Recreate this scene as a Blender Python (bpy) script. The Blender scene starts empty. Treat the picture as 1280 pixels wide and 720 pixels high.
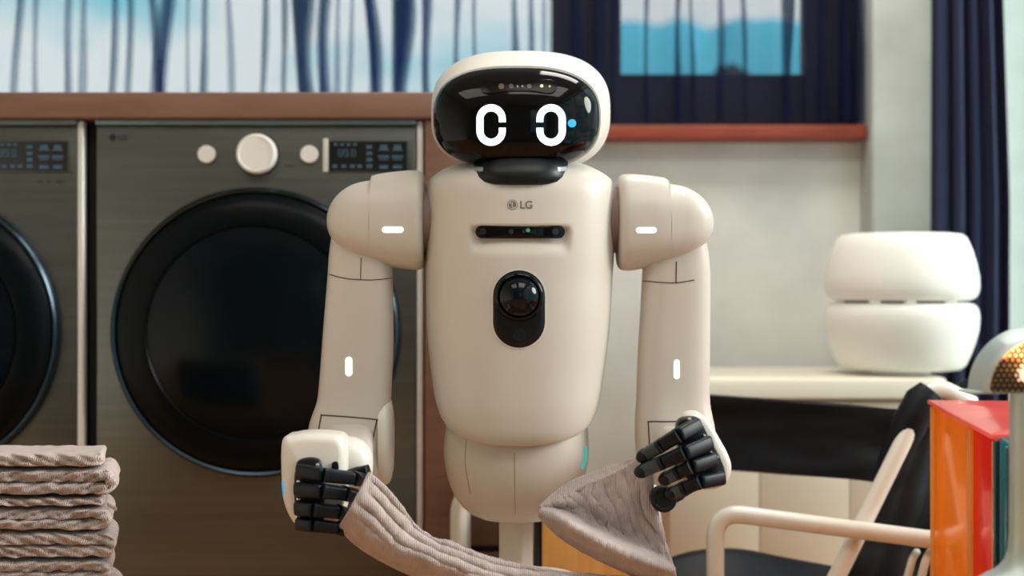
import bpy, math, random
from mathutils import Vector, noise
from mathutils.bvhtree import BVHTree

random.seed(7)
C = bpy.context.scene.collection
F, H = 1778.0, 0.72            # focal length in pixels of the 1280 px frame, eye height

# ------------------------------------------------------------ camera, sky, sun, exposure
cd = bpy.data.cameras.new('camera'); cam = bpy.data.objects.new('camera', cd); C.objects.link(cam)
cam.location = (0, 0, H); cam.rotation_euler = (math.radians(90), 0, 0)
cd.sensor_width = 36.0; cd.lens = 36.0 * F / 1280.0
cd.clip_start = 0.05; cd.clip_end = 2000
cd.dof.use_dof = True; cd.dof.focus_distance = 2.24; cd.dof.aperture_fstop = 2.4
bpy.context.scene.camera = cam

vs = bpy.context.scene.view_settings
bpy.context.scene.display_settings.display_device = 'sRGB'
vs.view_transform = 'Standard'; vs.look = 'None'; vs.gamma = 1.0; vs.use_curve_mapping = False
vs.exposure = -0.12
try:
    bpy.context.scene.cycles.transparent_max_bounces = 24
except Exception:
    pass

w = bpy.data.worlds.new('sky'); bpy.context.scene.world = w; w.use_nodes = True
nt = w.node_tree; bg = nt.nodes['Background']
tc = nt.nodes.new('ShaderNodeTexCoord')
mp = nt.nodes.new('ShaderNodeMapping'); mp.inputs['Scale'].default_value = (1.0, 1.0, 2.2)
mp.inputs['Location'].default_value = (3.1, 0.2, 1.5)
nz = nt.nodes.new('ShaderNodeTexNoise'); nz.inputs['Scale'].default_value = 3.2; nz.inputs['Detail'].default_value = 5
rp = nt.nodes.new('ShaderNodeValToRGB')
rp.color_ramp.elements[0].position = 0.40; rp.color_ramp.elements[0].color = (0.10, 0.62, 0.74, 1)
rp.color_ramp.elements[1].position = 0.54; rp.color_ramp.elements[1].color = (0.93, 0.95, 0.93, 1)
nt.links.new(tc.outputs['Generated'], mp.inputs['Vector']); nt.links.new(mp.outputs['Vector'], nz.inputs['Vector'])
nt.links.new(nz.outputs['Fac'], rp.inputs['Fac']); nt.links.new(rp.outputs['Color'], bg.inputs['Color'])
bg.inputs['Strength'].default_value = 1.4

sd = bpy.data.lights.new('sun', 'SUN'); sd.energy = 4.6; sd.angle = math.radians(24); sd.color = (1.0, 0.96, 0.90)
so = bpy.data.objects.new('sun', sd); C.objects.link(so)
so.rotation_euler = Vector((-1.0, 0.12, -0.42)).to_track_quat('-Z', 'Y').to_euler()

FILL_POWER = 26.0              # base power of the added ceiling fill lamps

# ------------------------------------------------------------ helpers
def P(px, py, Y):
    return Vector(((px - 640) / F * Y, Y, H + (360 - py) / F * Y))
def S(n, Y): return n / F * Y

def s2l(c):
    c = c / 255.0
    return c / 12.92 if c <= 0.04045 else ((c + 0.055) / 1.055) ** 2.4
def col(r, g, b): return (s2l(r), s2l(g), s2l(b), 1.0)

MATS = {}
def mat(name, c, rough=0.5, metal=0.0, var=0.06, scale=12.0, bump=0.0, bscale=200.0, coat=0.0,
        stretch=(1, 1, 1), emit=0.0, emit_col=None, spec=0.5, sheen=0.0, transl=0.0):
    if name in MATS: return MATS[name]
    m = bpy.data.materials.new(name); m.use_nodes = True; t = m.node_tree
    b = t.nodes['Principled BSDF']
    tcn = t.nodes.new('ShaderNodeTexCoord'); mpn = t.nodes.new('ShaderNodeMapping')
    mpn.inputs['Scale'].default_value = stretch
    t.links.new(tcn.outputs['Object'], mpn.inputs['Vector'])
    n = t.nodes.new('ShaderNodeTexNoise'); n.inputs['Scale'].default_value = scale; n.inputs['Detail'].default_value = 4
    t.links.new(mpn.outputs['Vector'], n.inputs['Vector'])
    r = t.nodes.new('ShaderNodeValToRGB')
    r.color_ramp.elements[0].position = 0.3; r.color_ramp.elements[1].position = 0.7
    r.color_ramp.elements[0].color = tuple(max(0, x * (1 - var)) for x in c[:3]) + (1,)
    r.color_ramp.elements[1].color = tuple(min(1, x * (1 + var)) for x in c[:3]) + (1,)
    t.links.new(n.outputs['Fac'], r.inputs['Fac']); t.links.new(r.outputs['Color'], b.inputs['Base Color'])
    b.inputs['Roughness'].default_value = rough; b.inputs['Metallic'].default_value = metal
    b.inputs['Coat Weight'].default_value = coat; b.inputs['Coat Roughness'].default_value = 0.03
    b.inputs['Specular IOR Level'].default_value = spec
    b.inputs['Sheen Weight'].default_value = sheen
    if emit > 0:
        b.inputs['Emission Color'].default_value = emit_col or c
        b.inputs['Emission Strength'].default_value = emit
    if bump > 0:
        n2 = t.nodes.new('ShaderNodeTexNoise'); n2.inputs['Scale'].default_value = bscale; n2.inputs['Detail'].default_value = 3
        t.links.new(mpn.outputs['Vector'], n2.inputs['Vector'])
        bp = t.nodes.new('ShaderNodeBump'); bp.inputs['Strength'].default_value = bump; bp.inputs['Distance'].default_value = 0.003
        t.links.new(n2.outputs['Fac'], bp.inputs['Height']); t.links.new(bp.outputs['Normal'], b.inputs['Normal'])
    if transl > 0:
        tr = t.nodes.new('ShaderNodeBsdfTranslucent'); mx = t.nodes.new('ShaderNodeMixShader')
        t.links.new(r.outputs['Color'], tr.inputs['Color']); mx.inputs[0].default_value = transl
        t.links.new(b.outputs[0], mx.inputs[1]); t.links.new(tr.outputs[0], mx.inputs[2])
        t.links.new(mx.outputs[0], t.nodes['Material Output'].inputs['Surface'])
    MATS[name] = m
    return m

def mat_sheer(name, tint, cloth, through):
    m = bpy.data.materials.new(name); m.use_nodes = True; t = m.node_tree
    for n in list(t.nodes): t.nodes.remove(n)
    out = t.nodes.new('ShaderNodeOutputMaterial')
    tr = t.nodes.new('ShaderNodeBsdfTransparent'); tr.inputs['Color'].default_value = tint
    df = t.nodes.new('ShaderNodeBsdfDiffuse'); tl = t.nodes.new('ShaderNodeBsdfTranslucent')
    n = t.nodes.new('ShaderNodeTexNoise'); n.inputs['Scale'].default_value = 30
    r = t.nodes.new('ShaderNodeValToRGB')
    r.color_ramp.elements[0].color = tuple(x * .85 for x in cloth[:3]) + (1,); r.color_ramp.elements[1].color = cloth
    t.links.new(n.outputs['Fac'], r.inputs['Fac'])
    t.links.new(r.outputs['Color'], df.inputs['Color']); t.links.new(r.outputs['Color'], tl.inputs['Color'])
    a = t.nodes.new('ShaderNodeMixShader'); a.inputs[0].default_value = 0.5
    t.links.new(df.outputs[0], a.inputs[1]); t.links.new(tl.outputs[0], a.inputs[2])
    b = t.nodes.new('ShaderNodeMixShader'); b.inputs[0].default_value = through
    t.links.new(a.outputs[0], b.inputs[1]); t.links.new(tr.outputs[0], b.inputs[2])
    t.links.new(b.outputs[0], out.inputs['Surface'])
    return m

def mat_glass(name):
    m = bpy.data.materials.new(name); m.use_nodes = True; t = m.node_tree
    for n in list(t.nodes): t.nodes.remove(n)
    out = t.nodes.new('ShaderNodeOutputMaterial')
    tr = t.nodes.new('ShaderNodeBsdfTransparent'); tr.inputs['Color'].default_value = (0.95, 0.97, 0.97, 1)
    gl = t.nodes.new('ShaderNodeBsdfGlossy'); gl.inputs['Roughness'].default_value = 0.02
    mx = t.nodes.new('ShaderNodeMixShader'); mx.inputs[0].default_value = 0.06
    t.links.new(tr.outputs[0], mx.inputs[1]); t.links.new(gl.outputs[0], mx.inputs[2])
    t.links.new(mx.outputs[0], out.inputs['Surface'])
    return m

def mat_wood(name, c1, c2, rough=0.45, stretch=(3, 3, 30), scale=3.0, coat=0.0):
    m = bpy.data.materials.new(name); m.use_nodes = True; t = m.node_tree; b = t.nodes['Principled BSDF']
    tcn = t.nodes.new('ShaderNodeTexCoord'); mpn = t.nodes.new('ShaderNodeMapping'); mpn.inputs['Scale'].default_value = stretch
    n = t.nodes.new('ShaderNodeTexNoise'); n.inputs['Scale'].default_value = scale; n.inputs['Detail'].default_value = 8
    n.inputs['Distortion'].default_value = 0.6
    r = t.nodes.new('ShaderNodeValToRGB'); r.color_ramp.elements[0].color = c1; r.color_ramp.elements[1].color = c2
    r.color_ramp.elements[0].position = .3; r.color_ramp.elements[1].position = .7
    t.links.new(tcn.outputs['Object'], mpn.inputs['Vector']); t.links.new(mpn.outputs['Vector'], n.inputs['Vector'])
    t.links.new(n.outputs['Fac'], r.inputs['Fac']); t.links.new(r.outputs['Color'], b.inputs['Base Color'])
    b.inputs['Roughness'].default_value = rough; b.inputs['Coat Weight'].default_value = coat
    return m

def mat_knit(name, c):
    """knitted cotton: fine ribs and soft fuzz"""
    m = bpy.data.materials.new(name); m.use_nodes = True; t = m.node_tree; b = t.nodes['Principled BSDF']
    tcn = t.nodes.new('ShaderNodeTexCoord')
    n = t.nodes.new('ShaderNodeTexNoise'); n.inputs['Scale'].default_value = 40; n.inputs['Detail'].default_value = 6
    r = t.nodes.new('ShaderNodeValToRGB')
    r.color_ramp.elements[0].position = .3; r.color_ramp.elements[1].position = .72
    r.color_ramp.elements[0].color = tuple(x * .84 for x in c[:3]) + (1,); r.color_ramp.elements[1].color = tuple(min(1, x * 1.1) for x in c[:3]) + (1,)
    t.links.new(tcn.outputs['Object'], n.inputs['Vector']); t.links.new(n.outputs['Fac'], r.inputs['Fac'])
    t.links.new(r.outputs['Color'], b.inputs['Base Color'])
    b.inputs['Roughness'].default_value = 0.95; b.inputs['Sheen Weight'].default_value = 0.25
    b.inputs['Specular IOR Level'].default_value = 0.1
    wv = t.nodes.new('ShaderNodeTexWave'); wv.inputs['Scale'].default_value = 110; wv.inputs['Distortion'].default_value = 2.5
    wv.inputs['Detail'].default_value = 2; wv.bands_direction = 'X'
    n2 = t.nodes.new('ShaderNodeTexNoise'); n2.inputs['Scale'].default_value = 320
    ad = t.nodes.new('ShaderNodeMath'); ad.operation = 'ADD'
    t.links.new(tcn.outputs['Object'], wv.inputs['Vector']); t.links.new(tcn.outputs['Object'], n2.inputs['Vector'])
    t.links.new(wv.outputs['Fac'], ad.inputs[0]); t.links.new(n2.outputs['Fac'], ad.inputs[1])
    bp = t.nodes.new('ShaderNodeBump'); bp.inputs['Strength'].default_value = 0.8; bp.inputs['Distance'].default_value = 0.0015
    t.links.new(ad.outputs[0], bp.inputs['Height']); t.links.new(bp.outputs['Normal'], b.inputs['Normal'])
    return m

W = {}                         # world origin of every thing, so parts can be built in world coordinates
def meta(o, label=None, cat=None, group=None, kind=None):
    if label: o['label'] = label
    if cat: o['category'] = cat
    if group: o['group'] = group
    if kind: o['kind'] = kind
    return o
def thing(name, loc, label, cat, group=None):
    o = bpy.data.objects.new(name, None); C.objects.link(o); o.location = loc; o.empty_display_size = 0.05
    W[o.name] = Vector(loc)
    return meta(o, label, cat, group)

class MB:
    """collects shapes into one mesh"""
    def __init__(s): s.V = []; s.F = []; s.M = []; s.mi = 0
    def add(s, vs_, fs):
        k = len(s.V); s.V += [Vector(v) for v in vs_]
        for f in fs: s.F.append([i + k for i in f]); s.M.append(s.mi)
    def box(s, x0, x1, y0, y1, z0, z1, b=0.0):
        if b <= 0:
            v = [(x, y, z) for z in (z0, z1) for y in (y0, y1) for x in (x0, x1)]
            s.add(v, [(0, 2, 3, 1), (4, 5, 7, 6), (0, 1, 5, 4), (2, 6, 7, 3), (0, 4, 6, 2), (1, 3, 7, 5)]); return
        rings = []
        def rect(i, z):
            pts = []
            for cx, cy, a0 in ((x1 - b, y1 - b, 0), (x0 + b, y1 - b, 90), (x0 + b, y0 + b, 180), (x1 - b, y0 + b, 270)):
                for k in range(4):
                    a = math.radians(a0 + 30 * k); pts.append(Vector((cx + (b - i) * math.cos(a), cy + (b - i) * math.sin(a), z)))
            return pts
        for k in range(4):
            a = math.radians(30 * k); rings.append(rect(b * (1 - math.sin(a)), z0 + b * (1 - math.cos(a))))
        for k in range(4):
            a = math.radians(90 - 30 * k); rings.append(rect(b * (1 - math.sin(a)), z1 - b * (1 - math.cos(a))))
        s.loft(rings)
    def loft(s, rings, cap=True, closed=True):
        k = len(s.V); n = len(rings[0])
        v = [p for r in rings for p in r]; f = []
        for i in range(len(rings) - 1):
            for j in range(n if closed else n - 1):
                a, b = i * n + j, i * n + (j + 1) % n
                f.append((a, b, b + n, a + n))
        if cap:
            for i, rev in ((0, True), (len(rings) - 1, False)):
                c = sum((Vector(p) for p in rings[i]), Vector()) / n
                v.append(c); ci = len(v) - 1
                for j in range(n):
                    a, b = i * n + j, i * n + (j + 1) % n
                    f.append((b, a, ci) if rev else (a, b, ci))
        s.add(v, f)
    def tube(s, pts, r, seg=14, cap=True):
        pts = [Vector(p) for p in pts]; rings = []
        up = None
        for i, p in enumerate(pts):
            d = (pts[min(i + 1, len(pts) - 1)] - pts[max(i - 1, 0)]).normalized()
            if up is None: up = d.orthogonal().normalized()
            up = (up - d * up.dot(d)).normalized(); sd_ = d.cross(up)
            rr = r[i] if isinstance(r, (list, tuple)) else r
            rings.append([p + (up * math.cos(a) + sd_ * math.sin(a)) * rr for a in [2 * math.pi * j / seg for j in range(seg)]])
        s.loft(rings, cap)
    def revolve(s, c, prof, axis='z', seg=48, cap=False):
        """prof = (radius, offset along axis); axis z up or y towards the camera (negative y)"""
        rings = []
        for r, h in prof:
            ring = []
            for j in range(seg):
                a = 2 * math.pi * j / seg
                if axis == 'z': ring.append(Vector((c[0] + r * math.cos(a), c[1] + r * math.sin(a), c[2] + h)))
                else: ring.append(Vector((c[0] + r * math.cos(a), c[1] - h, c[2] + r * math.sin(a))))
            rings.append(ring)
        s.loft(rings, cap)
    def surf(s, fn, nu, nv, thick=0.0):
        G = [[Vector(fn(i / nu, j / nv)) for j in range(nv + 1)] for i in range(nu + 1)]
        n1 = nv + 1
        idx = lambda i, j: i * n1 + j
        if thick <= 0:
            s.add([p for r in G for p in r], [(idx(i, j), idx(i + 1, j), idx(i + 1, j + 1), idx(i, j + 1)) for i in range(nu) for j in range(nv)]); return
        fr, bk = [], []
        for i in range(nu + 1):
            for j in range(nv + 1):
                du = G[min(i + 1, nu)][j] - G[max(i - 1, 0)][j]; dv = G[i][min(j + 1, nv)] - G[i][max(j - 1, 0)]
                n = du.cross(dv)
                n = n.normalized() if n.length > 1e-9 else Vector((0, -1, 0))
                e = 0.55 if (i in (0, nu) or j in (0, nv)) else 1.0
                fr.append(G[i][j] + n * thick / 2 * e); bk.append(G[i][j] - n * thick / 2 * e)
        N = len(fr); f = []
        for i in range(nu):
            for j in range(nv):
                f.append((idx(i, j), idx(i + 1, j), idx(i + 1, j + 1), idx(i, j + 1)))
                f.append((N + idx(i, j), N + idx(i, j + 1), N + idx(i + 1, j + 1), N + idx(i + 1, j)))
        for i in range(nu):
            f.append((idx(i, 0), N + idx(i, 0), N + idx(i + 1, 0), idx(i + 1, 0)))
            f.append((idx(i, nv), idx(i + 1, nv), N + idx(i + 1, nv), N + idx(i, nv)))
        for j in range(nv):
            f.append((idx(0, j), idx(0, j + 1), N + idx(0, j + 1), N + idx(0, j)))
            f.append((idx(nu, j), N + idx(nu, j), N + idx(nu, j + 1), idx(nu, j + 1)))
        s.add(fr + bk, f)
    def prism(s, outline, yf, yb, b=0.008, sub=4):
        """outline in pixels seen at depth yf, a rounded solid between depths yf and yb"""
        pts = closed_curve(outline, sub)
        w = [P(x, y, yf) for x, y in pts]
        c = sum(w, Vector()) / len(w)
        def ring(inset, y):
            out = []
            for p in w:
                d = p - c; l = d.length
                q = c + d * max(0.05, (l - inset) / l); q.y = y; out.append(q)
            return out
        R = []
        for k in range(4):
            a = math.radians(30 * k); R.append(ring(b * (1 - math.sin(a)), yf + b * (1 - math.cos(a))))
        for k in range(4):
            a = math.radians(90 - 30 * k); R.append(ring(b * (1 - math.sin(a)), yb - b * (1 - math.cos(a))))
        s.loft(R)
    def bvh(s): return BVHTree.FromPolygons(s.V, s.F)
    def build(s, name, m, parent=None, angle=40, label=None, cat=None, group=None, kind=None):
        if parent is not None: o0 = W[parent.name]
        else:
            xs = [v.x for v in s.V]; ys = [v.y for v in s.V]; zs = [v.z for v in s.V]
            o0 = Vector(((min(xs) + max(xs)) / 2, (min(ys) + max(ys)) / 2, min(zs)))
        me = bpy.data.meshes.new(name)
        me.from_pydata([v - o0 for v in s.V], [], s.F)
        ms = m if isinstance(m, (list, tuple)) else [m]
        for q in ms: me.materials.append(q)
        me.polygons.foreach_set('material_index', s.M)
        me.polygons.foreach_set('use_smooth', [True] * len(me.polygons))
        me.update()
        import bmesh
        bm = bmesh.new(); bm.from_mesh(me); bmesh.ops.recalc_face_normals(bm, faces=bm.faces); bm.to_mesh(me); bm.free()
        me.set_sharp_from_angle(angle=math.radians(angle))
        o = bpy.data.objects.new(name, me); C.objects.link(o)
        if parent is not None: o.parent = parent
        else: o.location = o0
        W[o.name] = o0
        return meta(o, label, cat, group, kind)

def closed_curve(pts, sub=4):
    n = len(pts); out = []
    for i in range(n):
        p0, p1, p2, p3 = (Vector(pts[(i + k) % n]) for k in (-1, 0, 1, 2))
        for k in range(sub):
            t = k / sub
            out.append(0.5 * (2 * p1 + (p2 - p0) * t + (2 * p0 - 5 * p1 + 4 * p2 - p3) * t * t + (3 * p1 - p0 - 3 * p2 + p3) * t ** 3))
    return [(p[0], p[1]) for p in out]
def cr(vals, t):
    n = len(vals) - 1; x = min(max(t, 0), 1) * n; i = min(int(x), n - 1); f = x - i
    g = lambda k: Vector(vals[min(max(k, 0), n)])
    p0, p1, p2, p3 = g(i - 1), g(i), g(i + 1), g(i + 2)
    return 0.5 * (2 * p1 + (p2 - p0) * f + (2 * p0 - 5 * p1 + 4 * p2 - p3) * f * f + (3 * p1 - p0 - 3 * p2 + p3) * f ** 3)
def curve_pts(ctrl, n): return [cr(ctrl, i / n) for i in range(n + 1)]
def sell(c, u, v, a, b, n=2.6, seg=40):
    out = []
    for j in range(seg):
        t = 2 * math.pi * j / seg; ct, st = math.cos(t), math.sin(t)
        out.append(Vector(c) + Vector(u) * (a * math.copysign(abs(ct) ** (2 / n), ct)) + Vector(v) * (b * math.copysign(abs(st) ** (2 / n), st)))
    return out
def rounded_path(pts, r, k=6):
    """polyline with rounded corners"""
    pts = [Vector(p) for p in pts]; out = [pts[0]]
    for i in range(1, len(pts) - 1):
        a, b, c = pts[i - 1], pts[i], pts[i + 1]
        d0 = (a - b); d1 = (c - b); rr = min(r, d0.length * .49, d1.length * .49)
        s0, s1 = b + d0.normalized() * rr, b + d1.normalized() * rr
        for q in range(k + 1):
            t = q / k; out.append(s0 * (1 - t) ** 2 + b * 2 * t * (1 - t) + s1 * t * t)
    out.append(pts[-1]); return out

CAMP = Vector((0, 0, H))
def hit(bvh, px, py, h=0.0):
    d = (P(px, py, 1.0) - CAMP).normalized()
    loc, n, i, dist = bvh.ray_cast(CAMP, d)
    if loc is None:
        loc, n, i, dist = bvh.find_nearest(P(px, py, 2.3))
    if n.dot(d) > 0: n = -n
    return loc + n * h
def pill(x0, y0, x1, y1, n=10, grow=0.0):
    x0 -= grow; y0 -= grow; x1 += grow; y1 += grow
    r = min(x1 - x0, y1 - y0) / 2; out = []
    for cx, cy, a0 in ((x1 - r, y0 + r, -90), (x1 - r, y1 - r, 0), (x0 + r, y1 - r, 90), (x0 + r, y0 + r, 180)):
        for k in range(n):
            a = math.radians(a0 + 90 * k / (n - 1)); out.append((cx + r * math.cos(a), cy + r * math.sin(a)))
    return out
def circ(cx, cy, r, n=28): return [(cx + r * math.cos(2 * math.pi * k / n), cy + r * math.sin(2 * math.pi * k / n)) for k in range(n)]
def decal(mb, bvh, ring, h, dome=0.0, edge=0.96):
    cx = sum(p[0] for p in ring) / len(ring); cy = sum(p[1] for p in ring) / len(ring)
    R = []
    for s_, hh in ((1.0, -0.002), (1.0, h * .6), (edge, h), (.8, h + dome * .36), (.6, h + dome * .64), (.35, h + dome * .88), (.12, h + dome)):
        R.append([hit(bvh, cx + (x - cx) * s_, cy + (y - cy) * s_, hh) for x, y in ring])
    mb.loft(R)
def decal_band(mb, bvh, outer, inner, h, closed=True):
    R = [[hit(bvh, x, y, hh) for x, y in ring] for ring, hh in ((outer, -.002), (outer, h), (inner, h), (inner, -.002))]
    mb.loft(R, cap=False, closed=closed)
    if not closed:
        for q in (0, -1): mb.add([R[0][q], R[1][q], R[2][q], R[3][q]], [(0, 1, 2, 3)])
def seam(mb, bvh, pts, wpx, h=0.0006, n=16):
    L = curve_pts(pts, n); A, B = [], []
    for i, p in enumerate(L):
        d = L[min(i + 1, n)] - L[max(i - 1, 0)]; d = d.normalized(); q = Vector((-d.y, d.x)) * wpx / 2
        A.append((p.x + q.x, p.y + q.y)); B.append((p.x - q.x, p.y - q.y))
    decal_band(mb, bvh, A, B, h, closed=False)
def text_mesh(mb, s_, size_px, x, y, bvh=None, h=0.001, Y=None, bold=0.0):
    cu = bpy.data.curves.new('lettering', 'FONT'); cu.body = s_; cu.size = 1.0; cu.offset = bold
    o = bpy.data.objects.new('lettering', cu); C.objects.link(o)
    bpy.context.view_layer.update()
    me = o.to_mesh(); vv = [v.co.copy() for v in me.vertices]; ff = [list(p.vertices) for p in me.polygons]
    o.to_mesh_clear(); bpy.data.objects.remove(o); bpy.data.curves.remove(cu)
    out = []
    for v in vv:
        px, py = x + v.x * size_px, y - v.y * size_px
        out.append(hit(bvh, px, py, h) if bvh else P(px, py, Y))
    mb.add(out, ff)

# ------------------------------------------------------------ materials
CREAM = mat('cream_plastic', col(199, 191, 181), 0.42, var=0.02, scale=4)
CREAM2 = mat('warm_white_plastic', col(215, 209, 200), 0.38, var=0.02, scale=4)
GLOSS = mat('black_glass', col(4, 4, 6), 0.06, var=0.2, spec=0.22)
BLACKP = mat('black_plastic', col(7, 16, 24), 0.42, var=0.3, scale=60, spec=0.25)
DARKSLOT = mat('dark_seam', col(72, 54, 50), 0.7)
FAINT = mat('faint_seam', col(140, 124, 114), 0.7)
GREYP = mat('grey_rubber', col(44, 60, 68), 0.5, var=0.2, scale=80)
CHROME = mat('polished_metal', col(200, 202, 204), 0.18, 1.0, var=0.05)
EYE = mat('eye_light', col(225, 250, 255), 0.4, emit=1.1, emit_col=(0.78, 0.96, 1, 1))
LED = mat('strip_light', col(230, 245, 240), 0.4, emit=0.95, emit_col=(0.92, 1, .97, 1))
BLUEL = mat('blue_light', col(40, 150, 205), 0.4, emit=0.7, emit_col=(0.03, 0.36, 0.72, 1))
LOGO = mat('grey_print', col(112, 108, 104), 0.5)
KNIT = mat_knit('knitted_cotton', col(184, 168, 164))
STEEL = mat('dark_steel', col(104, 108, 104), 0.34, 0.88, var=0.10, scale=2, stretch=(1, 1, 40))
EDGE = mat('bright_trim', col(228, 226, 220), 0.35, 0.3)
TRIMD = mat('trim_blue_reflection', col(124, 146, 156), 0.35, 0.4)  # blue-grey colour paints in the curtain's reflection on the washer's top edge
KNOB = mat('brushed_knob', col(248, 246, 242), 0.35, 0.15, var=0.05)
DOORG = mat('tinted_door_glass', col(3, 11, 17), 0.16, var=0.3, spec=0.16)
DOORR = mat('dark_door_ring', col(4, 9, 13), 0.3, spec=0.12)
RIM = mat('door_rim_metal', col(54, 68, 78), 0.22, 0.9)
DISP = mat('display_glass', col(6, 12, 18), 0.12, coat=0.5)
ICON = mat('display_icon', col(44, 66, 80), 0.5, emit=0.06, emit_col=(.3, .55, .7, 1))
BROWN = mat_wood('brown_laminate', col(118, 84, 68), col(132, 96, 79), 0.55, (2, 2, 12))
SILLW = mat_wood('red_brown_wood', col(122, 44, 20), col(150, 60, 30), 0.5, (2, 20, 20))
DARKF = mat_wood('dark_window_timber', col(26, 22, 30), col(36, 30, 38), 0.5)
WALL = mat('pale_plaster', col(226, 227, 221), 0.9, var=0.09, scale=5, bump=0.15, bscale=40)
CONC = mat('concrete', col(184, 190, 182), 0.9, var=0.13, scale=5, bump=0.2, bscale=60)
WHITE = mat('white_paint', col(232, 232, 226), 0.7)
FLOORM = mat_wood('orange_oak', col(184, 126, 72), col(208, 152, 94), 0.4, (14, 1.2, 1), 3.0)
ORANGEW = mat_wood('orange_pine', col(226, 156, 72), col(242, 182, 102), 0.45, (26, 26, 2), 2.0)
GLASS = mat_glass('window_glass')
SHEER = mat_sheer('sheer_navy', (0.90, 0.94, 0.97, 1), col(30, 50, 112), 0.74)
SHEER2 = mat_sheer('sheer_navy_dense', (0.90, 0.93, 0.97, 1), col(50, 54, 86), 0.62)
NAVY = mat('navy_curtain_cloth', col(50, 55, 86), 0.95, var=0.08, transl=0.25)
LEATHER = mat('black_leather', col(5, 10, 19), 0.5, spec=0.25, var=0.3, scale=14, bump=0.15, bscale=160)
TUBE = mat('cream_enamel', col(226, 222, 210), 0.25, var=0.02, coat=0.3)
CAB = mat('cream_lacquer', col(226, 218, 200), 0.5, var=0.02, scale=3)
SHADE = mat('lamp_shade_white', col(240, 239, 230), 0.55, var=0.01, emit=0.06, emit_col=(1, .98, .92, 1))
ORANGE = mat('orange_plastic', col(255, 188, 78), 0.2, var=0.05, coat=0.3, transl=0.6)
AMBER = mat('amber_plastic', col(255, 208, 118), 0.2, var=0.05, coat=0.3, transl=0.6)
RED = mat('red_plastic', col(255, 88, 74), 0.2, var=0.05, coat=0.3, transl=0.6)
TEAL = mat('teal_plastic', col(56, 172, 182), 0.2, var=0.05, coat=0.3, transl=0.6)
CORAL = mat('coral_plastic', col(250, 150, 142), 0.22, var=0.05, coat=0.3, transl=0.6)
ALU = mat('satin_aluminium', col(176, 186, 182), 0.5, 0.6, var=0.04)
COPPER = mat('copper_reflector', col(250, 160, 104), 0.45, 0.3, var=0.08)
GRILLE = mat('dark_grille', col(34, 26, 20), 0.4, 0.6)
BULB = mat('warm_bulb', col(255, 220, 190), 0.5, emit=1.3, emit_col=(1, .66, .42, 1))

# ------------------------------------------------------------ the room
XL, XR, YB, YF, ZC = -2.3, 1.33, 4.00, -2.6, 2.65
def struct(name, mb, m, parent=None): return mb.build(name, m, parent, kind=None if parent else 'structure')

fl = MB(); fl.box(XL - .2, XR + .2, YF - .2, YB + .3, -.12, -.03); floor = struct('floor', fl, DARKF)
pw = 0.14; k = 0; x = XL
while x < XR:                                     # floorboards, each its own piece
    x1 = min(x + pw, XR)
    b = MB(); b.box(x + .001, x1 - .001, YF, YB, -.03, 0.0, .0015)
    b.build('plank', FLOORM, floor); x = x1
ce = MB(); ce.box(XL - .2, XR + .2, YF - .2, YB + .3, ZC, ZC + .12); struct('ceiling', ce, WHITE)
lw = MB(); lw.box(XL - .2, XL, YF - .2, YB + .3, 0, ZC); struct('wall_left', lw, WALL)

# back wall with the wide window opening
wx0, wx1 = -2.05, (1080 - 640) / F * YB
wz0, wz1 = H + (360 - 166) / F * YB, 2.42
bw = MB()
bw.box(XL - .2, XR + .2, YB, YB + .22, -.03, wz0)
bw.box(XL - .2, XR + .2, YB, YB + .22, wz1, ZC)
bw.box(XL - .2, wx0, YB, YB + .22, wz0, wz1)
bw.box(wx1, XR + .2, YB, YB + .22, wz0, wz1)
struct('wall_back', bw, WALL)
pl = MB(); pxa, pxb = (1086 - 640) / F * 3.9, (1176 - 640) / F * 3.9
pl.box(pxa, pxb + .16, 3.86, YB, 0, ZC, .006); struct('trim_1', pl, CONC)          # the concrete pier by the window
s_ = MB(); s_.box(wx0, (1086 - 640) / F * 3.88, 3.90, YB + .1, H + (360 - 174) / F * 3.9, H + (360 - 156) / F * 3.9, .004)
struct('trim_2', s_, SILLW)                                                        # window board
fy = 4.06
win = MB()
zb = H + (360 - 93) / F * fy
xm0, xm1 = (690 - 640) / F * fy, (776 - 640) / F * fy
xr0 = (1006 - 640) / F * fy
win.box(wx0, wx1, fy, fy + .07, wz1 - .12, wz1)
win.box(wx0, wx0 + .12, fy, fy + .07, wz0, wz1 - .12)
win.box(xm0, xm1, fy, fy + .07, wz0, wz1 - .12)
win.box(xr0, wx1, fy, fy + .07, wz0, wz1 - .12)
win.box(xm1, xr0, fy, fy + .07, wz0, zb)
win.box(wx0 + .12, xm0, fy, fy + .07, wz0, wz0 + .07)
w1 = struct('window_1', win, DARKF)
for a, b in ((wx0 + .12, xm0), (xm1, xr0)):
    g = MB(); g.box(a - .01, b + .01, fy + .03, fy + .036, wz0 + .05 if a < 0 else zb - .01, wz1 - .11); g.build('pane', GLASS, w1)

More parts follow.
